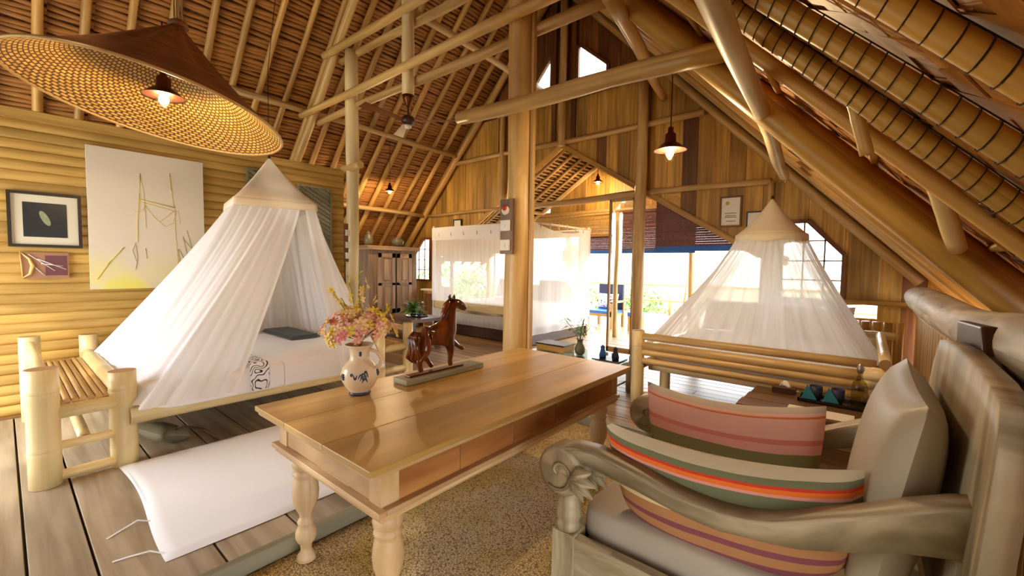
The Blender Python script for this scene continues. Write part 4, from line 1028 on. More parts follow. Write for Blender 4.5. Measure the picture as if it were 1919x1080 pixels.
rg = MB().grid(lambda u, v: (-2.05+2.5*u, -1.2+4.45*v, .006+.001*math.sin(u*40)*math.sin(v*50)), 50, 80, 2.5, 4.45)
rg.build('woven_rug', 'rug', None, 'straw-coloured braided rug under the long table and the armchair', 'rug', solid=.008)

# things under the left bed
bg_ = thing('basket_bag', 'dark olive bag lying under the foot of the left bed', 'bag', (-3.85, .72, .082))
place(pillow(.36, .2, .13), Matrix.Translation((-3.9, .72, .15)) @ Matrix.Rotation(.3, 4, 'Z') @ Matrix.Rotation(1.2, 4, 'X')).build('pouch', 'clay', bg_)
MB().tube([(-3.8, .75, .17), (-3.72, .80, .22), (-3.62, .9, .19), (-3.58, .98, .10)], .008, 6).build('strap', 'darkwood', bg_)

# ================================================================== ARMCHAIR (right foreground)
af = thing('carved_armchair', 'large weathered carved armchair with scroll arms and taupe cushions', 'armchair', (-.35, 1.85, 0))
YN, YF = 1.40, 2.27
def armside(y0, y1):
    top = [(-.95, .655), (-.90, .683), (-.84, .70), (-.76, .703), (-.68, .688), (-.60, .674), (-.527, .660), (-.46, .648), (-.395, .642), (-.32, .640), (-.243, .650), (-.18, .668), (-.112, .700), (-.05, .732), (.01, .762), (.10, .812), (.18, .850), (.255, .872)]
    th = [.03, .045, .06, .068, .066, .062, .060, .060, .060, .060, .058, .068, .086, .095, .102, .112, .128, .145]
    q = MB()
    def ring(i):
        x, z = top[i]; h = th[i]
        return [(x, y0+.006, z), (x, y1-.006, z+.004), (x, y1, z-.012), (x, y1-.01, z-h), (x, y0+.01, z-h), (x, y0, z-.012)]
    n = 6; b = len(q.v)
    for i in range(len(top)): q.v += ring(i)
    for i in range(len(top)-1):
        for k in range(n):
            k2 = (k+1) % n; L_ = top[i+1][0]-top[i][0]
            q.face([b+i*n+k, b+i*n+k2, b+(i+1)*n+k2, b+(i+1)*n+k], [(k*.05, i*.12), (k*.05+.05, i*.12), (k*.05+.05, i*.12+.12), (k*.05, i*.12+.12)], True)
    q.face([b+k for k in range(n)], [(0, 0)]*n); q.face([b+(len(top)-1)*n+k for k in range(n)][::-1], [(0, 0)]*n)
    return q
for y0 in (YN, YF):
    y1 = y0+.085
    a = armside(y0, y1).build('arm', 'greywood', af)
    sc_ = MB().lathe((-.905, y0+.0425, .585), [(.0, -.050), (.085, -.050), (.10, -.040), (.10, .040), (.085, .050), (.0, .050)], 28, 'Y'); sc_.build('scroll', 'greywood', a)
    for yy_ in (y0-.012, y1+.012):
        sp_ = [(-.905+(.078-.0115*t)*math.cos(-2.2+t*1.0), yy_, .585+(.078-.0115*t)*math.sin(-2.2+t*1.0)) for t in [j*.3 for j in range(22)]]
        MB().tube(sp_, [.007]*21+[.004], 6).build('spiral_carving', 'greywood', a)
        lf = MB()
        for k, (ang, L_, s_) in enumerate(((.55, .10, .026), (.05, .11, .028), (-.45, .105, .026), (-.9, .09, .022), (.2, .07, .02))):
            bx, bz = -.845, .575; e_ = (bx+L_*math.cos(ang), bz+L_*math.sin(ang))
            lf.tube([(bx, yy_-.0, bz), (bx+(e_[0]-bx)*.5, yy_+(.012 if yy_ > y0+.04 else -.012)*.5, bz+(e_[1]-bz)*.5+.012), (e_[0], yy_, e_[1])], [s_*.5, s_, .004], 8)
        lf.build('leaf_carving', 'greywood', a)
    for nm, x in (('leg', -.885), ):
        MB().lathe((x, y0+.045, 0), [(.036, .012), (.036, .0), (.036, .0)][:1]+[(.040, .02), (.048, .06), (.03, .09), (.045, .11), (.045, .13)], 20).build('leg', 'greywood', af)
        MB().box(x-.05, x+.05, y0-.005, y0+.095, .13, .345).build('post_block', 'greywood', af, bevel=.006)
        MB().lathe((x, y0+.045, 0), [(.045, .345), (.050, .36), (.048, .375), (.043, .385), (.052, .40), (.052, .425), (.046, .435), (.048, .445), (.042, .465), (.034, .48), (.040, .49), (.036, .50)], 20).build('turned_post', 'greywood', af)
    MB().box(.17, .26, y0, y0+.08, 0.012, .60).build('leg', 'greywood', af, bevel=.006)
MB().box(-.90, -.855, YN+.09, YF, .19, .325).build('seat_rail', 'greywood', af, bevel=.005)
MB().box(-.84, .20, YN+.005, YN+.05, .17, .335).build('seat_rail', 'greywood', af, bevel=.005)
MB().box(-.84, .20, YF+.03, YF+.075, .17, .335).build('seat_rail', 'greywood', af, bevel=.005)
MB().box(-.87, .20, YN+.05, YF+.03, .24, .262).build('seat_board', 'greywood', af)
cushion_box(-.865, .14, YN+.088, YF-.005, .264, .44).build('seat_cushion', 'leather_seat', None, 'taupe leather seat cushion of the carved armchair', 'cushion')
q = MB()
crest = [(1.28, 1.02), (1.34, 1.12), (1.5, 1.145), (1.9, 1.16), (2.2, 1.15), (2.34, 1.13), (2.42, 1.02), (2.44, .85)]
def cf(u, v):
    f = u*(len(crest)-1); i = min(int(f), len(crest)-2); t = f-i; y = crest[i][0]*(1-t)+crest[i+1][0]*t; z = crest[i][1]*(1-t)+crest[i+1][1]*t
    zb_ = .45; zz = zb_+(z-zb_)*v; return (.205+.05*(zz-.45)/.7, y, zz)
q.grid(cf, 42, 10, 1.2, .7); q.uv = [[(a, b) for a, b in f] for f in q.uv]
q.build('back_panel', 'greywood', af, solid=.05)
q = pillow(.80, .64, .20, .36)
mt = Matrix.Translation((.085, 1.88, .74)) @ Matrix.Rotation(math.radians(9), 4, 'Y') @ Matrix.Rotation(PI/2, 4, 'Z')
place(q, mt).build('back_cushion', 'leather', None, 'big taupe leather back cushion leaning in the carved armchair', 'cushion')
S = [(0, hx('B98456')), (.09, hx('8A4B56')), (.19, hx('B98456')), (.30, hx('8A4B56')), (.36, hx('B98456')), (.47, hx('E6D2A4')), (.60, hx('6F7250')), (.825, hx('E2978A')), (.85, hx('E8761E')), (.885, hx('CF3A1C')), (.91, hx('6F7250')), (.955, hx('C4B594'))]
M['stripe_near'] = stripes('stripe_near', S)
S2 = [(0, hx('3E2226')), (.12, hx('54282F')), (.40, hx('7F7C50')), (.56, hx('E5A491')), (.65, hx('D87F72')), (.70, hx('E8AE98')), (.90, hx('D2783A')), (.92, hx('E8AE98')), (.95, hx('BFAF98'))]
M['stripe_pink'] = stripes('stripe_pink', S2)
def boat(w_, h_, t_, sagt):
    mb = MB()
    for sg in (-1, 1):
        def fn(u, v, sg=sg):
            a, b = 2*u-1, 2*v-1
            th = t_/2*(max(0, 1-abs(a)**3)**.45)*(max(0, 1-abs(b)**3)**.5)
            half = h_/2*(1-.42*max(0, -b)*abs(a)**3.0)
            wx = w_/2*(1-.17*(1-v)**1.6)
            return Vector((a*wx, sg*th, b*half-sagt*(1-a*a)*(b+1)/2))
        mb.grid(fn, 30, 20)
    return mb
place(boat(.80, .43, .16, .055), Matrix.Translation((-.365, YN+.165, .600)) @ Matrix.Rotation(math.radians(-4), 4, 'Y') @ Matrix.Rotation(math.radians(8), 4, 'X')).build('striped_cushion', 'stripe_near', None, 'olive, orange and cream striped cushion against the near chair arm', 'cushion')
place(boat(.78, .46, .15, .05), Matrix.Translation((-.485, YF-.075, .575)) @ Matrix.Rotation(math.radians(-3), 4, 'Y') @ Matrix.Rotation(math.radians(-8), 4, 'X')).build('striped_cushion', 'stripe_pink', None, 'pink, olive and maroon striped cushion against the far chair arm', 'cushion')

# ================================================================== SIDE TABLE WITH TRAY (behind the armchair)
ct = thing('low_table', 'low table of rough brown slabs behind the armchair', 'table', (-.3, 3.45, .0))
for i, (a, b) in enumerate(((3.13, 3.32), (3.325, 3.51), (3.515, 3.72))):
    MB().box(-.64+.01*i, .16, a, b, .455, .50).build('top_slab', 'midwood', ct, bevel=.006)
for x, y in ((-.58, 3.17), (.1, 3.17), (-.58, 3.66), (.1, 3.66)):
    MB().box(x-.035, x+.035, y-.035, y+.035, .0 if y < 3.2 else .082, .455).build('leg', 'midwood', ct)
tr = thing('serving_tray', 'black lacquer tray with napkins on the low slab table', 'tray', (-.14, 3.56, .502))
MB().box(-.33, .08, 3.47, 3.65, .502, .510).build('tray_base', 'black_tray', tr, bevel=.002)
for a in ((-.33, -.32, 3.47, 3.65), (.07, .08, 3.47, 3.65), (-.33, .08, 3.47, 3.48), (-.33, .08, 3.64, 3.65)): MB().box(*a, .505, .525).build('tray_rim', 'black_tray', tr)
for i, x in enumerate((-.265, -.145)):
    g = thing('napkin_cup', ['navy cup with a folded teal napkin at the left of the tray', 'navy cup with a folded teal napkin beside the glass bottle'][i], 'cup', (x, 3.56, .511))
    MB().lathe((x+.03, 3.57, 0), [(.028, .512), (.036, .53), (.038, .60), (.036, .60), (.03, .52), (0, .515)], 18).build('cup', 'navy', g)
    q = MB(); b = 0; q.v = [(x-.05, 3.51, .513), (x+.045, 3.51, .513), (x+.01, 3.555, .513), (x-.018, 3.535, .612)]
    for f in ((0, 1, 3), (1, 2, 3), (2, 0, 3), (0, 2, 1)): q.face(list(f), [(0, 0)]*3)
    q.build('napkin', 'teal', g)
gb = thing('glass_bottle', 'clear stoppered glass bottle at the right end of the tray', 'bottle', (-.005, 3.55, .511))
MB().lathe((-.005, 3.55, 0), [(.0, .512), (.04, .512), (.043, .52), (.043, .64), (.036, .67), (.016, .695), (.013, .73), (.017, .735)], 22).build('glass', 'glass_amber', gb)
MB().lathe((-.005, 3.55, 0), [(.0, .73), (.013, .735), (.022, .755), (.015, .785), (.0, .80)], 14).build('stopper', 'steel', gb)
MB().box(-.36, -.02, 3.16, 3.33, .502, .505).build('leaflet', 'paper', None, 'printed leaflet lying open on the low slab table', 'paper')
tx = thing('tissue_box', 'dark box with a white tissue behind the tray', 'tissue box', (-.42, 3.66, .502))
MB().box(-.50, -.36, 3.60, 3.70, .502, .54).build('box', 'darkwood', tx)
q = MB(); q.grid(lambda u, v: (-.46+.08*u, 3.65+.02*math.sin(u*6), .541+.045*v*math.sin(PI*u*.9+.2)), 8, 4); q.build('tissue', 'paper', tx, solid=.001)

# ================================================================== GLASS LOW TABLE WITH PLANT (centre)
gt = thing('glass_table', 'low glass-topped wooden table right of the thick pillar', 'table', (-2.35, 4.05, .08))
MB().box(-2.95, -1.84, 3.80, 4.35, .425, .435).build('glass_top', 'glass_green', gt)
for a in ((-2.95, -1.84, 3.80, 3.86), (-2.95, -1.84, 4.29, 4.35), (-2.95, -2.89, 3.8, 4.35), (-1.90, -1.84, 3.8, 4.35), (-2.45, -2.38, 3.8, 4.35)): MB().box(*a, .37, .424).build('frame', 'greywood', gt)
for x, y in ((-2.9, 3.85), (-1.9, 3.85), (-2.9, 4.3), (-1.9, 4.3)): MB().box(x-.04, x+.04, y-.04, y+.04, .082, .37).build('leg', 'greywood', gt)
MB().box(-2.86, -1.94, 3.88, 4.27, .16, .18).build('shelf', 'greywood', gt)
bx = thing('wooden_box', 'brown flat wooden box on the glass-topped table', 'box', (-2.72, 4.08, .436))
MB().box(-2.92, -2.55, 3.97, 4.2, .436, .50).build('box', 'plank', bx); MB().box(-2.93, -2.54, 3.96, 4.21, .50, .515).build('lid', 'darkwood', bx)
pl = thing('leafy_vase', 'blue-green glass vase with bamboo-leaf sprigs on the glass table', 'plant', (-2.37, 4.02, .436))
MB().lathe((-2.37, 4.02, 0), [(.03, .437), (.055, .46), (.06, .50), (.05, .54), (.03, .57), (.032, .60), (.045, .615)], 20).build('vase', 'clay', pl)
for k in range(9):
    th = fr.uniform(0, 6.28); L_ = fr.uniform(.18, .32); b_ = Vector((-2.37, 4.02, .58)); d = Vector((math.cos(th)*.7, math.sin(th)*.7, 1)); e_ = b_+d.normalized()*L_
    q = MB(); q.tube([b_, b_.lerp(e_, .5)+Vector((0, 0, .02)), e_], .003, 5)
    for j in range(7):
        t2 = fr.uniform(0, 6.28); leaf(b_.lerp(e_, .4+.1*j), Vector((math.cos(t2), math.sin(t2), .3)), fr.uniform(.07, .13), .011, q, .5)
    q.build('sprig', 'leaf', pl)
ty = thing('small_tray', 'small dark tray at the right end of the glass table', 'tray', (-2.02, 4.02, .436)); MB().box(-2.17, -1.87, 3.92, 4.14, .436, .448).build('tray_base', 'darkwood', ty)
for i, (x, y, m_, lb) in enumerate(((-2.10, 4.03, 'blue', 'pale blue folded napkin cone, left one on the small dark tray'), (-1.95, 4.02, 'navy', 'dark blue folded napkin cup, right one on the small dark tray'))):
    MB().lathe((x, y, .449), [(.035, 0), (.04, .03), (.03, .06), (.02, .09), (.026, .11), (.004, .13)], 8).build('napkin_cone', m_, None, lb, 'napkin')

# ================================================================== ARMOIRE AND TRAY TABLE (left rear)
ar = thing('armoire', 'pale limed-wood armoire with panelled doors under the left eave', 'armoire', (-7.45, 4.95, .08))
XF = -7.15; Y0, Y1 = 4.42, 5.52
MB().box(-7.65, XF-.03, Y0, Y1, .10, 1.66).build('carcass', 'armoire', ar)
MB().box(-7.70, XF+.03, Y0-.05, Y1+.05, 1.66, 1.74).build('cornice', 'armoire', ar, bevel=.012)
MB().box(-7.68, XF+.01, Y0-.02, Y1+.02, .10, .40).build('base', 'armoire', ar, bevel=.01)
for a, b in ((Y0+.18, Y0+.555), (Y0+.60, Y1-.15)):
    d = MB().box(XF-.03, XF, a, b, .44, 1.60).build('door', 'armoire', ar, bevel=.003)
    for s0, s1 in ((a, a+.07), (b-.07, b)): MB().box(XF, XF+.012, s0, s1, .44, 1.60).build('stile', 'armoire', d)
    for z0_, z1_ in ((.44, .52), (1.52, 1.60), (.98, 1.03)): MB().box(XF, XF+.012, a, b, z0_, z1_).build('rail', 'armoire', d)
    MB().box(XF, XF+.016, a+.12, b-.12, .58, .94).build('raised_panel', 'armoire', d, bevel=.006); MB().box(XF, XF+.016, a+.12, b-.12, 1.08, 1.48).build('raised_panel', 'armoire', d, bevel=.006)
MB().box(XF-.028, XF-.005, Y0+.557, Y0+.598, .44, 1.60).build('door_gap', 'black', ar)
MB().lathe((XF+.01, Y0+.64, 1.02), [(.012, 0), (.012, .02), (.0, .03)], 10, 'X').build('knob', 'steel', ar)
q = thing('clay_jar', 'tall grey-green lidded jar on the left of the armoire top', 'jar', (-7.4, 4.55, 1.74))
MB().lathe((-7.4, 4.55, 1.741), [(.05, 0), (.085, .05), (.09, .12), (.07, .19), (.045, .22), (.05, .235)], 18).build('body', 'clay', q); MB().lathe((-7.4, 4.55, 1.741), [(.052, .235), (.05, .25), (.02, .27), (.018, .285), (0, .29)], 18).build('lid', 'clay', q)
MB().lathe((-7.4, 5.2, 1.741), [(.07, 0), (.12, .05), (.135, .10), (.12, .15), (.09, .17), (.11, .18), (.10, .18), (.08, .16), (0, .16)], 20).build('clay_pot', 'clay', None, 'squat dark clay pot on the right of the armoire top', 'pot')
st = thing('dark_console', 'dark low console behind the bed head, holding the fern', 'table', (-5.75, 4.25, .08))
MB().box(-6.2, -5.25, 3.95, 4.6, .50, .55).build('top', 'midwood', st)
for x, y in ((-6.12, 4.02), (-5.33, 4.02), (-6.12, 4.52), (-5.33, 4.52)): MB().box(x-.04, x+.04, y-.04, y+.04, .082, .50).build('leg', 'darkwood', st)
MB().box(-6.1, -5.35, 4.05, 4.5, .2, .22).build('shelf', 'darkwood', st)
MB().lathe((-5.62, 4.33, .551), [(.0, 0), (.17, 0), (.19, .018), (.18, .018), (.165, .006), (0, .006)], 24).build('round_tray', 'black_tray', None, 'round black tray on the dark console', 'tray')
fn_ = thing('fern_glass', 'small green fern in a glass on the round tray', 'plant', (-5.68, 4.30, .558))
MB().lathe((-5.68, 4.30, .558), [(.0, 0), (.045, 0), (.05, .09), (.047, .09), (.042, .006), (0, .006)], 18).build('glass', 'glass_green', fn_)
for k in range(90):
    q = MB(); th = fr.uniform(0, 6.28); leaf(Vector((-5.68, 4.30, .67)), Vector((math.cos(th), math.sin(th), fr.uniform(-.1, 2.2))), fr.uniform(.14, .30), .016, q, .4); q.build('frond', 'leaf', fn_)
wb = thing('water_bottle', 'clear bottle beside the fern on the round tray', 'bottle', (-5.56, 4.40, .558))
MB().lathe((-5.56, 4.40, .558), [(.0, 0), (.035, 0), (.035, .13), (.014, .17), (.014, .21)], 16).build('glass', 'glass', wb); MB().lathe((-5.56, 4.40, .558), [(.016, .205), (.016, .23), (0, .235)], 12).build('cap', 'switch', wb)
cp = MB().lathe((-5.48, 4.27, .558), [(.0, 0), (.028, 0), (.034, .08), (.031, .08), (.025, .005), (0, .005)], 16).build('tumbler', 'navy', None, 'dark tumbler at the right of the round tray', 'cup')
bs = thing('night_stand', 'plain brown night stand between armoire and canopy bed', 'cabinet', (-6.9, 5.55, .08))
MB().box(-7.08, -6.75, 5.62, 5.90, .082, .86).build('carcass', 'plank', bs); MB().box(-7.12, -6.71, 5.58, 5.92, .86, .89).build('top', 'bamboo_pale', bs); MB().box(-7.04, -6.79, 5.605, 5.62, .14, .80).build('door', 'plank_dark', bs)

# ================================================================== ON THE LEFT WALL
XW = -5.415
pf = thing('framed_photo', 'black-framed photograph of a pale shell on black, left wall', 'picture', (XW, .25, 1.49))
def frame4(parent, y0, y1, z0, z1, t_, mat, x0=XW, d=.03):
    for a in ((y0, y1, z0, z0+t_), (y0, y1, z1-t_, z1), (y0, y0+t_, z0+t_, z1-t_), (y1-t_, y1, z0+t_, z1-t_)):
        MB().box(x0, x0+d, a[0], a[1], a[2], a[3]).build('frame_bar', mat, parent)
frame4(pf, .045, .475, 1.50, 1.96, .022, 'frame_black'); MB().box(XW, XW+.012, .06, .46, 1.515, 1.945).build('mount', 'passe', pf)
MB().box(XW+.012, XW+.014, .13, .385, 1.585, 1.875).build('print', 'photo_dark', pf)
q = MB(); q.v = [(XW+.0155, .255-.022*math.sin(t*PI/10)+.024*math.cos(t*PI/10), 1.745+.062*math.sin(t*PI/10)) for t in range(20)]; q.face(list(range(20)), [(0, 0)]*20); q.build('shell_image', 'shell', pf)
pc = thing('unframed_canvas', 'large cream canvas with yellow sketched lines on the left wall', 'painting', (XW, .94, 1.13))
MB().box(XW, XW+.035, .515, 1.385, 1.13, 2.425).build('canvas', 'canvas_painted', pc)
def cvs(px, py):  # position on the canvas face, 0..1
    return (XW+.0365, .515+.87*px, 2.425-1.295*py)
strokes_y = [([(.42, .15), (.41, .3), (.39, .5), (.385, .66)], .008), ([(.42, .15), (.45, .3), (.46, .55)], .004), ([(.40, .34), (.72, .38)], .012), ([(.43, .36), (.74, .41)], .006), ([(.68, .12), (.69, .25)], .010), ([(.69, .2), (.71, .38)], .004), ([(.72, .36), (.72, .55), (.74, .88)], .005),
             ([(.45, .38), (.54, .47), (.63, .53), (.70, .50), (.73, .42)], .004), ([(.58, .50), (.72, .40)], .004), ([(.36, .44), (.44, .42), (.46, .36)], .004), ([(.05, .93), (.16, .80), (.27, .70)], .012), ([(.75, .4), (.77, .5)], .004)]
q = MB()
for pts_, w_ in strokes_y:
    for a, b in zip(pts_[:-1], pts_[1:]): q.bar(cvs(*a), cvs(*b), .0006, w_, (1, 0, 0)) if False else q.tube([cvs(*a), cvs(*b)], w_*.35, 5)
q.build('yellow_strokes', 'paint_yellow', pc, kind='stuff')
q = MB()
for pts_ in ([(.37, .66), (.34, .72), (.37, .80)], [(.37, .68), (.38, .78), (.36, .86)], [(.45, .70), (.46, .78)], [(.74, .7), (.77, .88)], [(.79, .6), (.84, .8)], [(.83, .55), (.90, .78)], [(.79, .62), (.95, .76)], [(.75, .70), (.83, .84)]): q.tube([cvs(*p) for p in pts_], .002, 5)
q.build('olive_strokes', 'paint_olive', pc, kind='stuff')
sp3 = thing('small_artwork', 'small brown and plum artwork with a gilt letter shape under the shell photo', 'artwork', (XW, .24, 1.225))
MB().box(XW, XW+.02, .11, .385, 1.235, 1.455).build('panel', 'art_brown', sp3); MB().box(XW+.02, XW+.023, .245, .375, 1.26, 1.43).build('plum_patch', 'art_plum', sp3)
q = MB()
q.tube([(XW+.028, .105, 1.465), (XW+.028, .115, 1.23)], .004, 6); q.tube([(XW+.028, .11, 1.45), (XW+.028, .155, 1.40), (XW+.028, .172, 1.34), (XW+.028, .155, 1.27), (XW+.028, .115, 1.24)], [.003, .010, .014, .010, .003], 8); q.build('gilt_letter', 'gilt', sp3)
q = MB()
for a, b in (((.15, 1.44), (.30, 1.30)), ((.20, 1.40), (.37, 1.31)), ((.17, 1.35), (.24, 1.26)), ((.22, 1.36), (.35, 1.34))): q.tube([(XW+.026, *a), (XW+.026, *b)], .004, 5)
q.build('white_lines', 'art_white', sp3)
def diag_panel(lb, y0, y1, z0, z1):
    t = thing('slatted_shutter', lb, 'shutter', (XW, (y0+y1)/2, z0))
    frame4(t, y0, y1, z0, z1, .02, 'trim_grey', XW, .03); MB().box(XW, XW+.01, y0+.01, y1-.01, z0+.01, z1-.01).build('backing', 'trim_grey', t)
    d = y1-y0-.04; z = z0+.02
    while z < z1-.02:
        za, zb_ = z+d*.55, z
        y_a, y_b = y0+.02, y1-.02
        if za > z1-.02: y_a = y0+.02+d*(za-(z1-.02))/(za-zb_); za = z1-.02
        MB().bar((XW+.018, y_a, za), (XW+.018, y_b, zb_), .03, .018, (1, 0, 0)).build('slat', 'trim_grey', t); z += .055
    return t
diag_panel('grey shutter with slanting slats on the wall right of the ivory net', 2.36, 2.78, .92, 2.36)
diag_panel('small grey slatted shutter half hidden behind the ivory net hat', 1.80, 2.10, 2.05, 2.46)
# switch boards
sw = thing('switch_board', 'brown board with three white sockets on the wall end post', 'switch board', (-5.30, 3.00, 1.42))
MB().box(-5.31, -5.285, 2.90, 3.0, 1.42, 1.92).build('board', 'plank_dark', sw)
for z0_ in (1.76, 1.60, 1.46): MB().box(-5.285, -5.265, 2.91, 2.99, z0_, z0_+.08).build('socket', 'switch', sw, bevel=.004)
def mark(p, s_, mat='frame_black'): pass
sm = thing('switch_board', 'wooden board with red round light and two white switches on the pillar', 'switch board', (-2.42, 2.86, 1.60))
Yp = 2.862
MB().box(-2.52, -2.375, Yp-.012, Yp+.01, 1.50, 1.98).build('board', 'midwood', sm)
MB().lathe((-2.455, Yp-.02, 1.88), [(.0, -.012), (.035, -.01), (.045, .008)], 18, 'Y').build('lamp_plate', 'switch', sm)
MB().lathe((-2.455, Yp-.035, 1.90), [(.0, -.012), (.02, -.008), (.026, .006)], 16, 'Y').build('red_light', 'red', sm)
for z0_ in (1.70, 1.53):
    s_ = MB().box(-2.505, -2.40, Yp-.03, Yp-.012, z0_, z0_+.095).build('switch_plate', 'switch', sm, bevel=.004)
    MB().box(-2.46, -2.445, Yp-.037, Yp-.03, z0_+.03, z0_+.06).build('toggle', 'switch', s_)

# pictures on the gable
for nm, lb, x0_, x1_, z0_, z1_, t_ in (('framed_certificate', 'brown-framed certificate on the gable boards right of the maroon blind', -1.50, -1.24, 1.93, 2.32, .022),
                                       ('framed_notice', 'pale framed notice half hidden behind the right net hat', -1.19, -.93, 1.82, 2.11, .018),
                                       ('framed_picture', 'small dark-framed picture on the gable above the canopy bed', -6.56, -6.32, 2.06, 2.32, .022)):
    t = thing(nm, lb, 'picture', ((x0_+x1_)/2, 5.98, z0_))
    for a in ((x0_, x1_, z0_, z0_+t_), (x0_, x1_, z1_-t_, z1_), (x0_, x0_+t_, z0_+t_, z1_-t_), (x1_-t_, x1_, z0_+t_, z1_-t_)): MB().box(a[0], a[1], 5.965, 5.992, a[2], a[3]).build('frame_bar', 'plank_dark' if nm == 'framed_certificate' else 'frame_black', t)
    MB().box(x0_+.01, x1_-.01, 5.975, 5.990, z0_+.01, z1_-.01).build('sheet', 'paper', t)
    if nm == 'framed_certificate':
        q = MB().lathe((x0_+.09, 5.972, z1_-.09), [(.0, -.001), (.022, -.001), (.022, .002)], 12, 'Y'); q.build('emblem', 'paint_yellow', t)
        q = MB()
        for zz, a, b in ((.20, .06, .20), (.17, .07, .19), (.15, .06, .20), (.10, .08, .19)): q.box(x0_+a, x0_+b, 5.972, 5.975, z0_+zz-.03, z0_+zz-.025+.001)
        q.build('text_lines', 'frame_black', t)
    if nm == 'framed_picture':
        MB().box(x0_+.08, x1_-.05, 5.972, 5.975, z0_+.07, z0_+.12).build('drawing', 'frame_black', t)

# ================================================================== LAMPS
def bulb_light(p, e_, r_=.03):
    e_ *= 2.5
    d = bpy.data.lights.new('bulb_light', 'POINT'); d.energy = e_; d.color = (1, .70, .38); d.shadow_soft_size = r_
    o = bpy.data.objects.new('bulb_light', d); COL.objects.link(o); o.location = p; return o
def pendant(lb, p, s_, ztop, e_, glassy=False, top=None):
    t = thing('pendant_lamp', lb, 'lamp', p)
    MB().tube([Vector(p)+Vector((0, 0, .14*s_)), Vector(top) if top else Vector((p[0], p[1], ztop))], .004, 5).build('cord', 'rope', t)
    MB().lathe(p, [(.10*s_, 0), (.103*s_, -.004*s_), (.06*s_, .035*s_), (.036*s_, .05*s_), (.034*s_, .10*s_), (.018*s_, .115*s_), (.018*s_, .145*s_), (.0, .15*s_)], 24).build('lamp_shade', 'copper', t)
    MB().lathe((p[0], p[1], p[2]-.045*s_), [(.0, 0), (.020*s_, .012*s_), (.025*s_, .03*s_), (.016*s_, .055*s_), (.012*s_, .07*s_)], 14).build('light_bulb', 'bulb', t)
    if glassy: MB().lathe((p[0], p[1], p[2]-.075*s_), [(.0, 0), (.022*s_, .005*s_), (.034*s_, .035*s_), (.05*s_, .075*s_)], 16).build('glass_shade', 'glass', t)
    l = bulb_light((p[0], p[1], p[2]-.05*s_), e_); return t
# big woven shade
sc3 = Vector((-3.14, .61, 2.26)); n3 = Vector((.007, .179, .984)).normalized(); RR = .62; HH = .53
ax = n3.cross(Vector((0, 1, 0))).normalized(); ay = n3.cross(ax)
sh = thing('woven_cone_lamp', 'huge woven bamboo cone lampshade hanging over the left bed', 'lamp', tuple(sc3))
def cone(rk, hk, mat, nm, pleat, su, sv, low=0.0):
    def fn(u, v):
        a = 2*PI*u; r_ = rk*RR*(v**1.0); hgt = HH*hk*(1-v)-.03*math.sin(PI*v); r2 = r_*(1+pleat*math.cos(a*14)*(1-v)*.6)
        return sc3+ax*math.cos(a)*r2+ay*math.sin(a)*r2+n3*hgt
    return MB().grid(fn, 168, 26, su, sv).build(nm, mat, sh)
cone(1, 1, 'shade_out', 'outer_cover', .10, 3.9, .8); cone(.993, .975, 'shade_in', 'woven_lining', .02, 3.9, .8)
rim = [sc3+ax*math.cos(2*PI*i/80)*RR+ay*math.sin(2*PI*i/80)*RR for i in range(81)]
MB().tube(rim, .008, 6, False).build('rim_hoop', 'bamboo', sh)
tp_ = sc3+n3*HH
MB().lathe(tuple(tp_-Vector((0, 0, .03))), [(.05, 0), (.045, .03), (.012, .05), (0, .06)], 14).build('top_cap', 'shade_out', sh)
q = MB()
for k in range(4): q.tube([tp_+Vector((.02*math.cos(k*1.6), .02*math.sin(k*1.6), 0)), Vector((-3.14, .67+.02*k, 5.2))], .005, 5)
q.build('suspension_rope', 'pole', sh)
pendant('copper pendant with lit bulb hanging inside the huge woven cone', (-3.14, .63, 2.34), 1.0, 2.75, 4, True)
pendant('copper pendant lamp hanging on a long cord before the right gable', (-1.05, 2.12, 2.165) if False else (-1.07, 2.95, 2.20), 1.05, 2.55, 10, True, top=(-1.06, 2.62, 2.62) if False else (-1.07, 2.95, 3.0))
pendant('small copper pendant lit under the left roof slope, above the armoire', (-6.55, 4.45, 2.68), 1.0, 3.55, 9)
pendant('small copper pendant lit inside the alcove behind the gable opening', (-3.75, 6.85, 2.90), 1.0, 3.3, 8)

# ceiling fan
cf_ = thing('ceiling_fan', 'dark ceiling fan hanging under the king post', 'fan', (-3.99, 2.95, 2.95))
MB().tube([(-3.99, 2.95, 3.12), (-3.99, 2.95, 3.04)], .01, 8).build('rod', 'darkwood', cf_)
MB().lathe((-3.99, 2.95, 2.94), [(.03, 0), (.07, .02), (.08, .05), (.06, .09), (.02, .11)], 20).build('motor', 'darkwood', cf_)
MB().lathe((-3.99, 2.95, 2.90), [(.0, 0), (.035, .01), (.04, .04)], 14).build('light_bowl', 'switch', cf_)
for k in range(3):
    a = math.radians(35+120*k); d = Vector((math.cos(a), math.sin(a), 0)); n_ = Vector((-math.sin(a), math.cos(a), .2)).normalized(); c = Vector((-3.99, 2.95, 2.985))
    q = MB(); P = [c+d*.09-n_*.02, c+d*.6-n_*.06, c+d*.6+n_*.06, c+d*.09+n_*.03]; q.hexa([p-Vector((0, 0, .005)) for p in P]+P); q.build('blade', 'plank_dark', cf_)

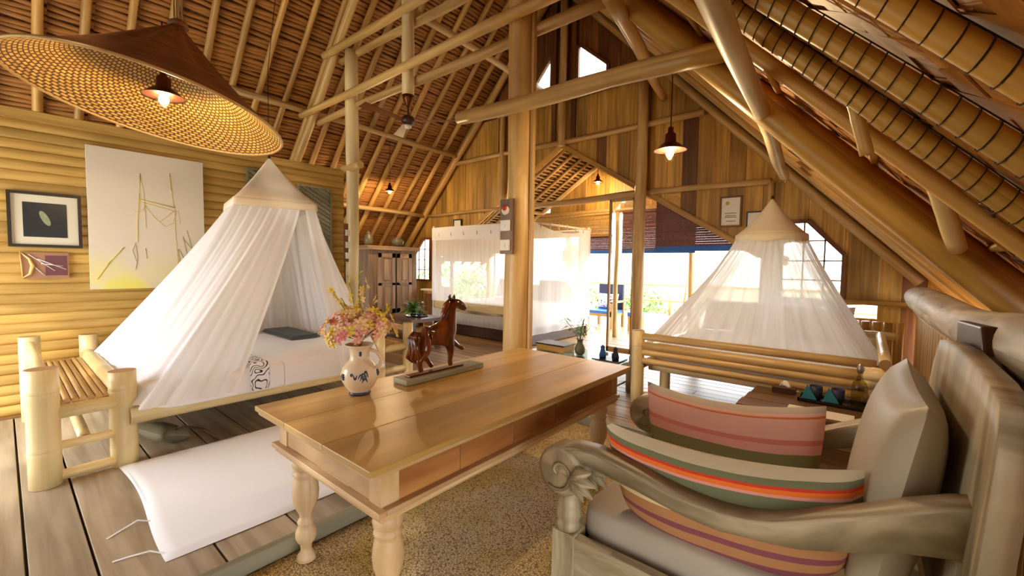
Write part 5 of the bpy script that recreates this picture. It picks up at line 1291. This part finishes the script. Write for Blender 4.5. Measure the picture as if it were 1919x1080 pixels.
# ================================================================== TERRACE AND OUTSIDE
ac = thing('terrace_chair', 'wooden terrace armchair with a patterned pillow outside the alcove', 'chair', (-4.55, 8.8, .04))
MB().box(-4.85, -4.25, 8.5, 9.1, .36, .42).build('seat', 'blue', ac); MB().box(-4.85, -4.25, 8.5, 9.1, .30, .36).build('seat_frame', 'pole', ac)
MB().box(-4.85, -4.25, 9.05, 9.12, .42, 1.0).build('backrest', 'navy', ac)
for x in (-4.88, -4.28):
    for y in (8.5, 9.05): MB().box(x, x+.06, y, y+.06, .04, .62).build('leg', 'pole', ac)
    MB().box(x, x+.06, 8.5, 9.11, .60, .64).build('armrest', 'pole', ac)
place(pillow(.5, .34, .14), Matrix.Translation((-4.55, 8.92, .62)) @ Matrix.Rotation(-.25, 4, 'X')).build('pillow', 'block_print', None, 'black and white patterned pillow on the terrace armchair', 'pillow')
sl_ = thing('terrace_stool', 'wooden stool with a blue seat on the bright terrace', 'stool', (-3.75, 8.6, .04))
MB().box(-3.87, -3.61, 8.48, 8.74, .36, .44).build('seat', 'blue', sl_)
for x in (-3.86, -3.65):
    for y in (8.49, 8.7): MB().box(x, x+.04, y, y+.04, .04, .36).build('leg', 'plank', sl_)
MB().box(-3.85, -3.63, 8.5, 8.52, .1, .36).build('side_board', 'plank', sl_)
rlg = thing('terrace_railing', 'wooden railing at the far edge of the terrace', 'railing', (-3.5, 12.2, .04))
for z_ in (.45, .9): MB().tube([(-9, 12.2, z_), (2, 12.2, z_)], .03, 8).build('rail', 'pole', rlg)
for k in range(8): MB().tube([(-9+k*1.57, 12.2, .04), (-9+k*1.57, 12.2, .95)], .035, 8).build('baluster', 'pole', rlg)
ld = thing('rope_ladder', 'slim wooden ladder leaning outside the maroon blind opening', 'ladder', (-2.75, 9.0, .04))
for x in (-2.9, -2.62): MB().tube([(x, 8.9, .04), (x+.06, 9.2, 1.7)], .018, 6).build('side_rail', 'pole', ld)
for k in range(5): MB().tube([(-2.88+.01*k, 8.95+.05*k, .3+.28*k), (-2.6+.01*k, 8.95+.05*k, .3+.28*k)], .012, 6).build('rung', 'pole', ld)
ht = thing('straw_hat', 'pale straw hat hanging behind the sheer bed curtain', 'hat', (-4.62, 7.42, 1.6))
MB().lathe((-4.62, 7.42, 1.62), [(.22, 0), (.11, -.02), (.10, -.10), (.0, -.12)], 24, 'Y').build('brim', 'cream_cloth', ht)
# land and trees
MB().box(-60, 60, 12.6, 120, -3.6, -3.5).build('ground', 'earth', kind='structure'); MB().box(-60, -9.4, -40, 12.6, -3.6, -3.5).build('ground', 'earth', kind='structure')
def bush(lb, c, r_, n_, seed):
    rr = random.Random(seed); t = thing('leafy_tree', lb, 'tree', (c[0], c[1], -3.5))
    MB().tube([(c[0], c[1], -3.5), (c[0]+.1, c[1], c[2]-.3), (c[0], c[1], c[2]+.4)], [.14, .1, .03], 8).build('trunk', 'midwood', t)
    q = MB()
    for i in range(n_):
        th = rr.uniform(0, 6.28); cz = rr.uniform(-1, 1); s_ = math.sqrt(1-cz*cz); k = rr.uniform(.45, 1)*(1+.2*math.sin(th*3+cz*4))
        leaf(Vector(c)+Vector((s_*math.cos(th)*r_*k, s_*math.sin(th)*r_*k, cz*r_*.9*k)), Vector((rr.uniform(-1, 1), rr.uniform(-1, 1), rr.uniform(-.5, .8))), rr.uniform(.16, .34), rr.uniform(.03, .05), q, .4)
    o = q.build('crown', 'leaf_tree', t); o['kind'] = 'stuff'; return t
bush('leafy green tree seen through the canopy bed window', (-11.2, 11.3, .4), 1.3, 1800, 1)
bush('broad green tree behind the left gable window', (-14.5, 12.5, .2), 1.7, 1800, 2)
bush('yellow-green tree beyond the terrace, right of the thick pillar', (-9.2, 14.4, .3), 1.5, 1800, 3)
bush('low green tree beyond the terrace railing, behind the sheer curtain', (-6.6, 15.5, -.3), 1.3, 1500, 4)

# ---- repeats share a group
GR = {'tie_beam': 'lower tie beams of the truss', 'collar_beam': 'upper collar beams of the truss', 'principal_rafter': 'principal rafters of the truss', 'alcove_post': 'posts of the alcove',
      'wind_brace': 'slanting braces of the right roof slope', 'short_brace': 'short struts of the right roof slope', 'bamboo_bed': 'bamboo beds', 'mosquito_net': 'hanging mosquito nets',
      'striped_cushion': 'striped cushions on the armchair', 'pillow': 'pillows on beds and chairs', 'pendant_lamp': 'copper pendant lamps', 'napkin_cup': 'napkin cups on the black tray',
      'napkin_cone': 'folded napkins on the small tray', 'leafy_tree': 'trees beyond the terrace', 'switch_board': 'switch boards on the posts', 'slatted_shutter': 'grey shutters on the left wall', 'roller_blind': 'lowered blinds'}
for o in sc.objects:
    b = o.name.split('.')[0]
    if o.parent is None and b in GR and 'category' in o: o['group'] = GR[b]
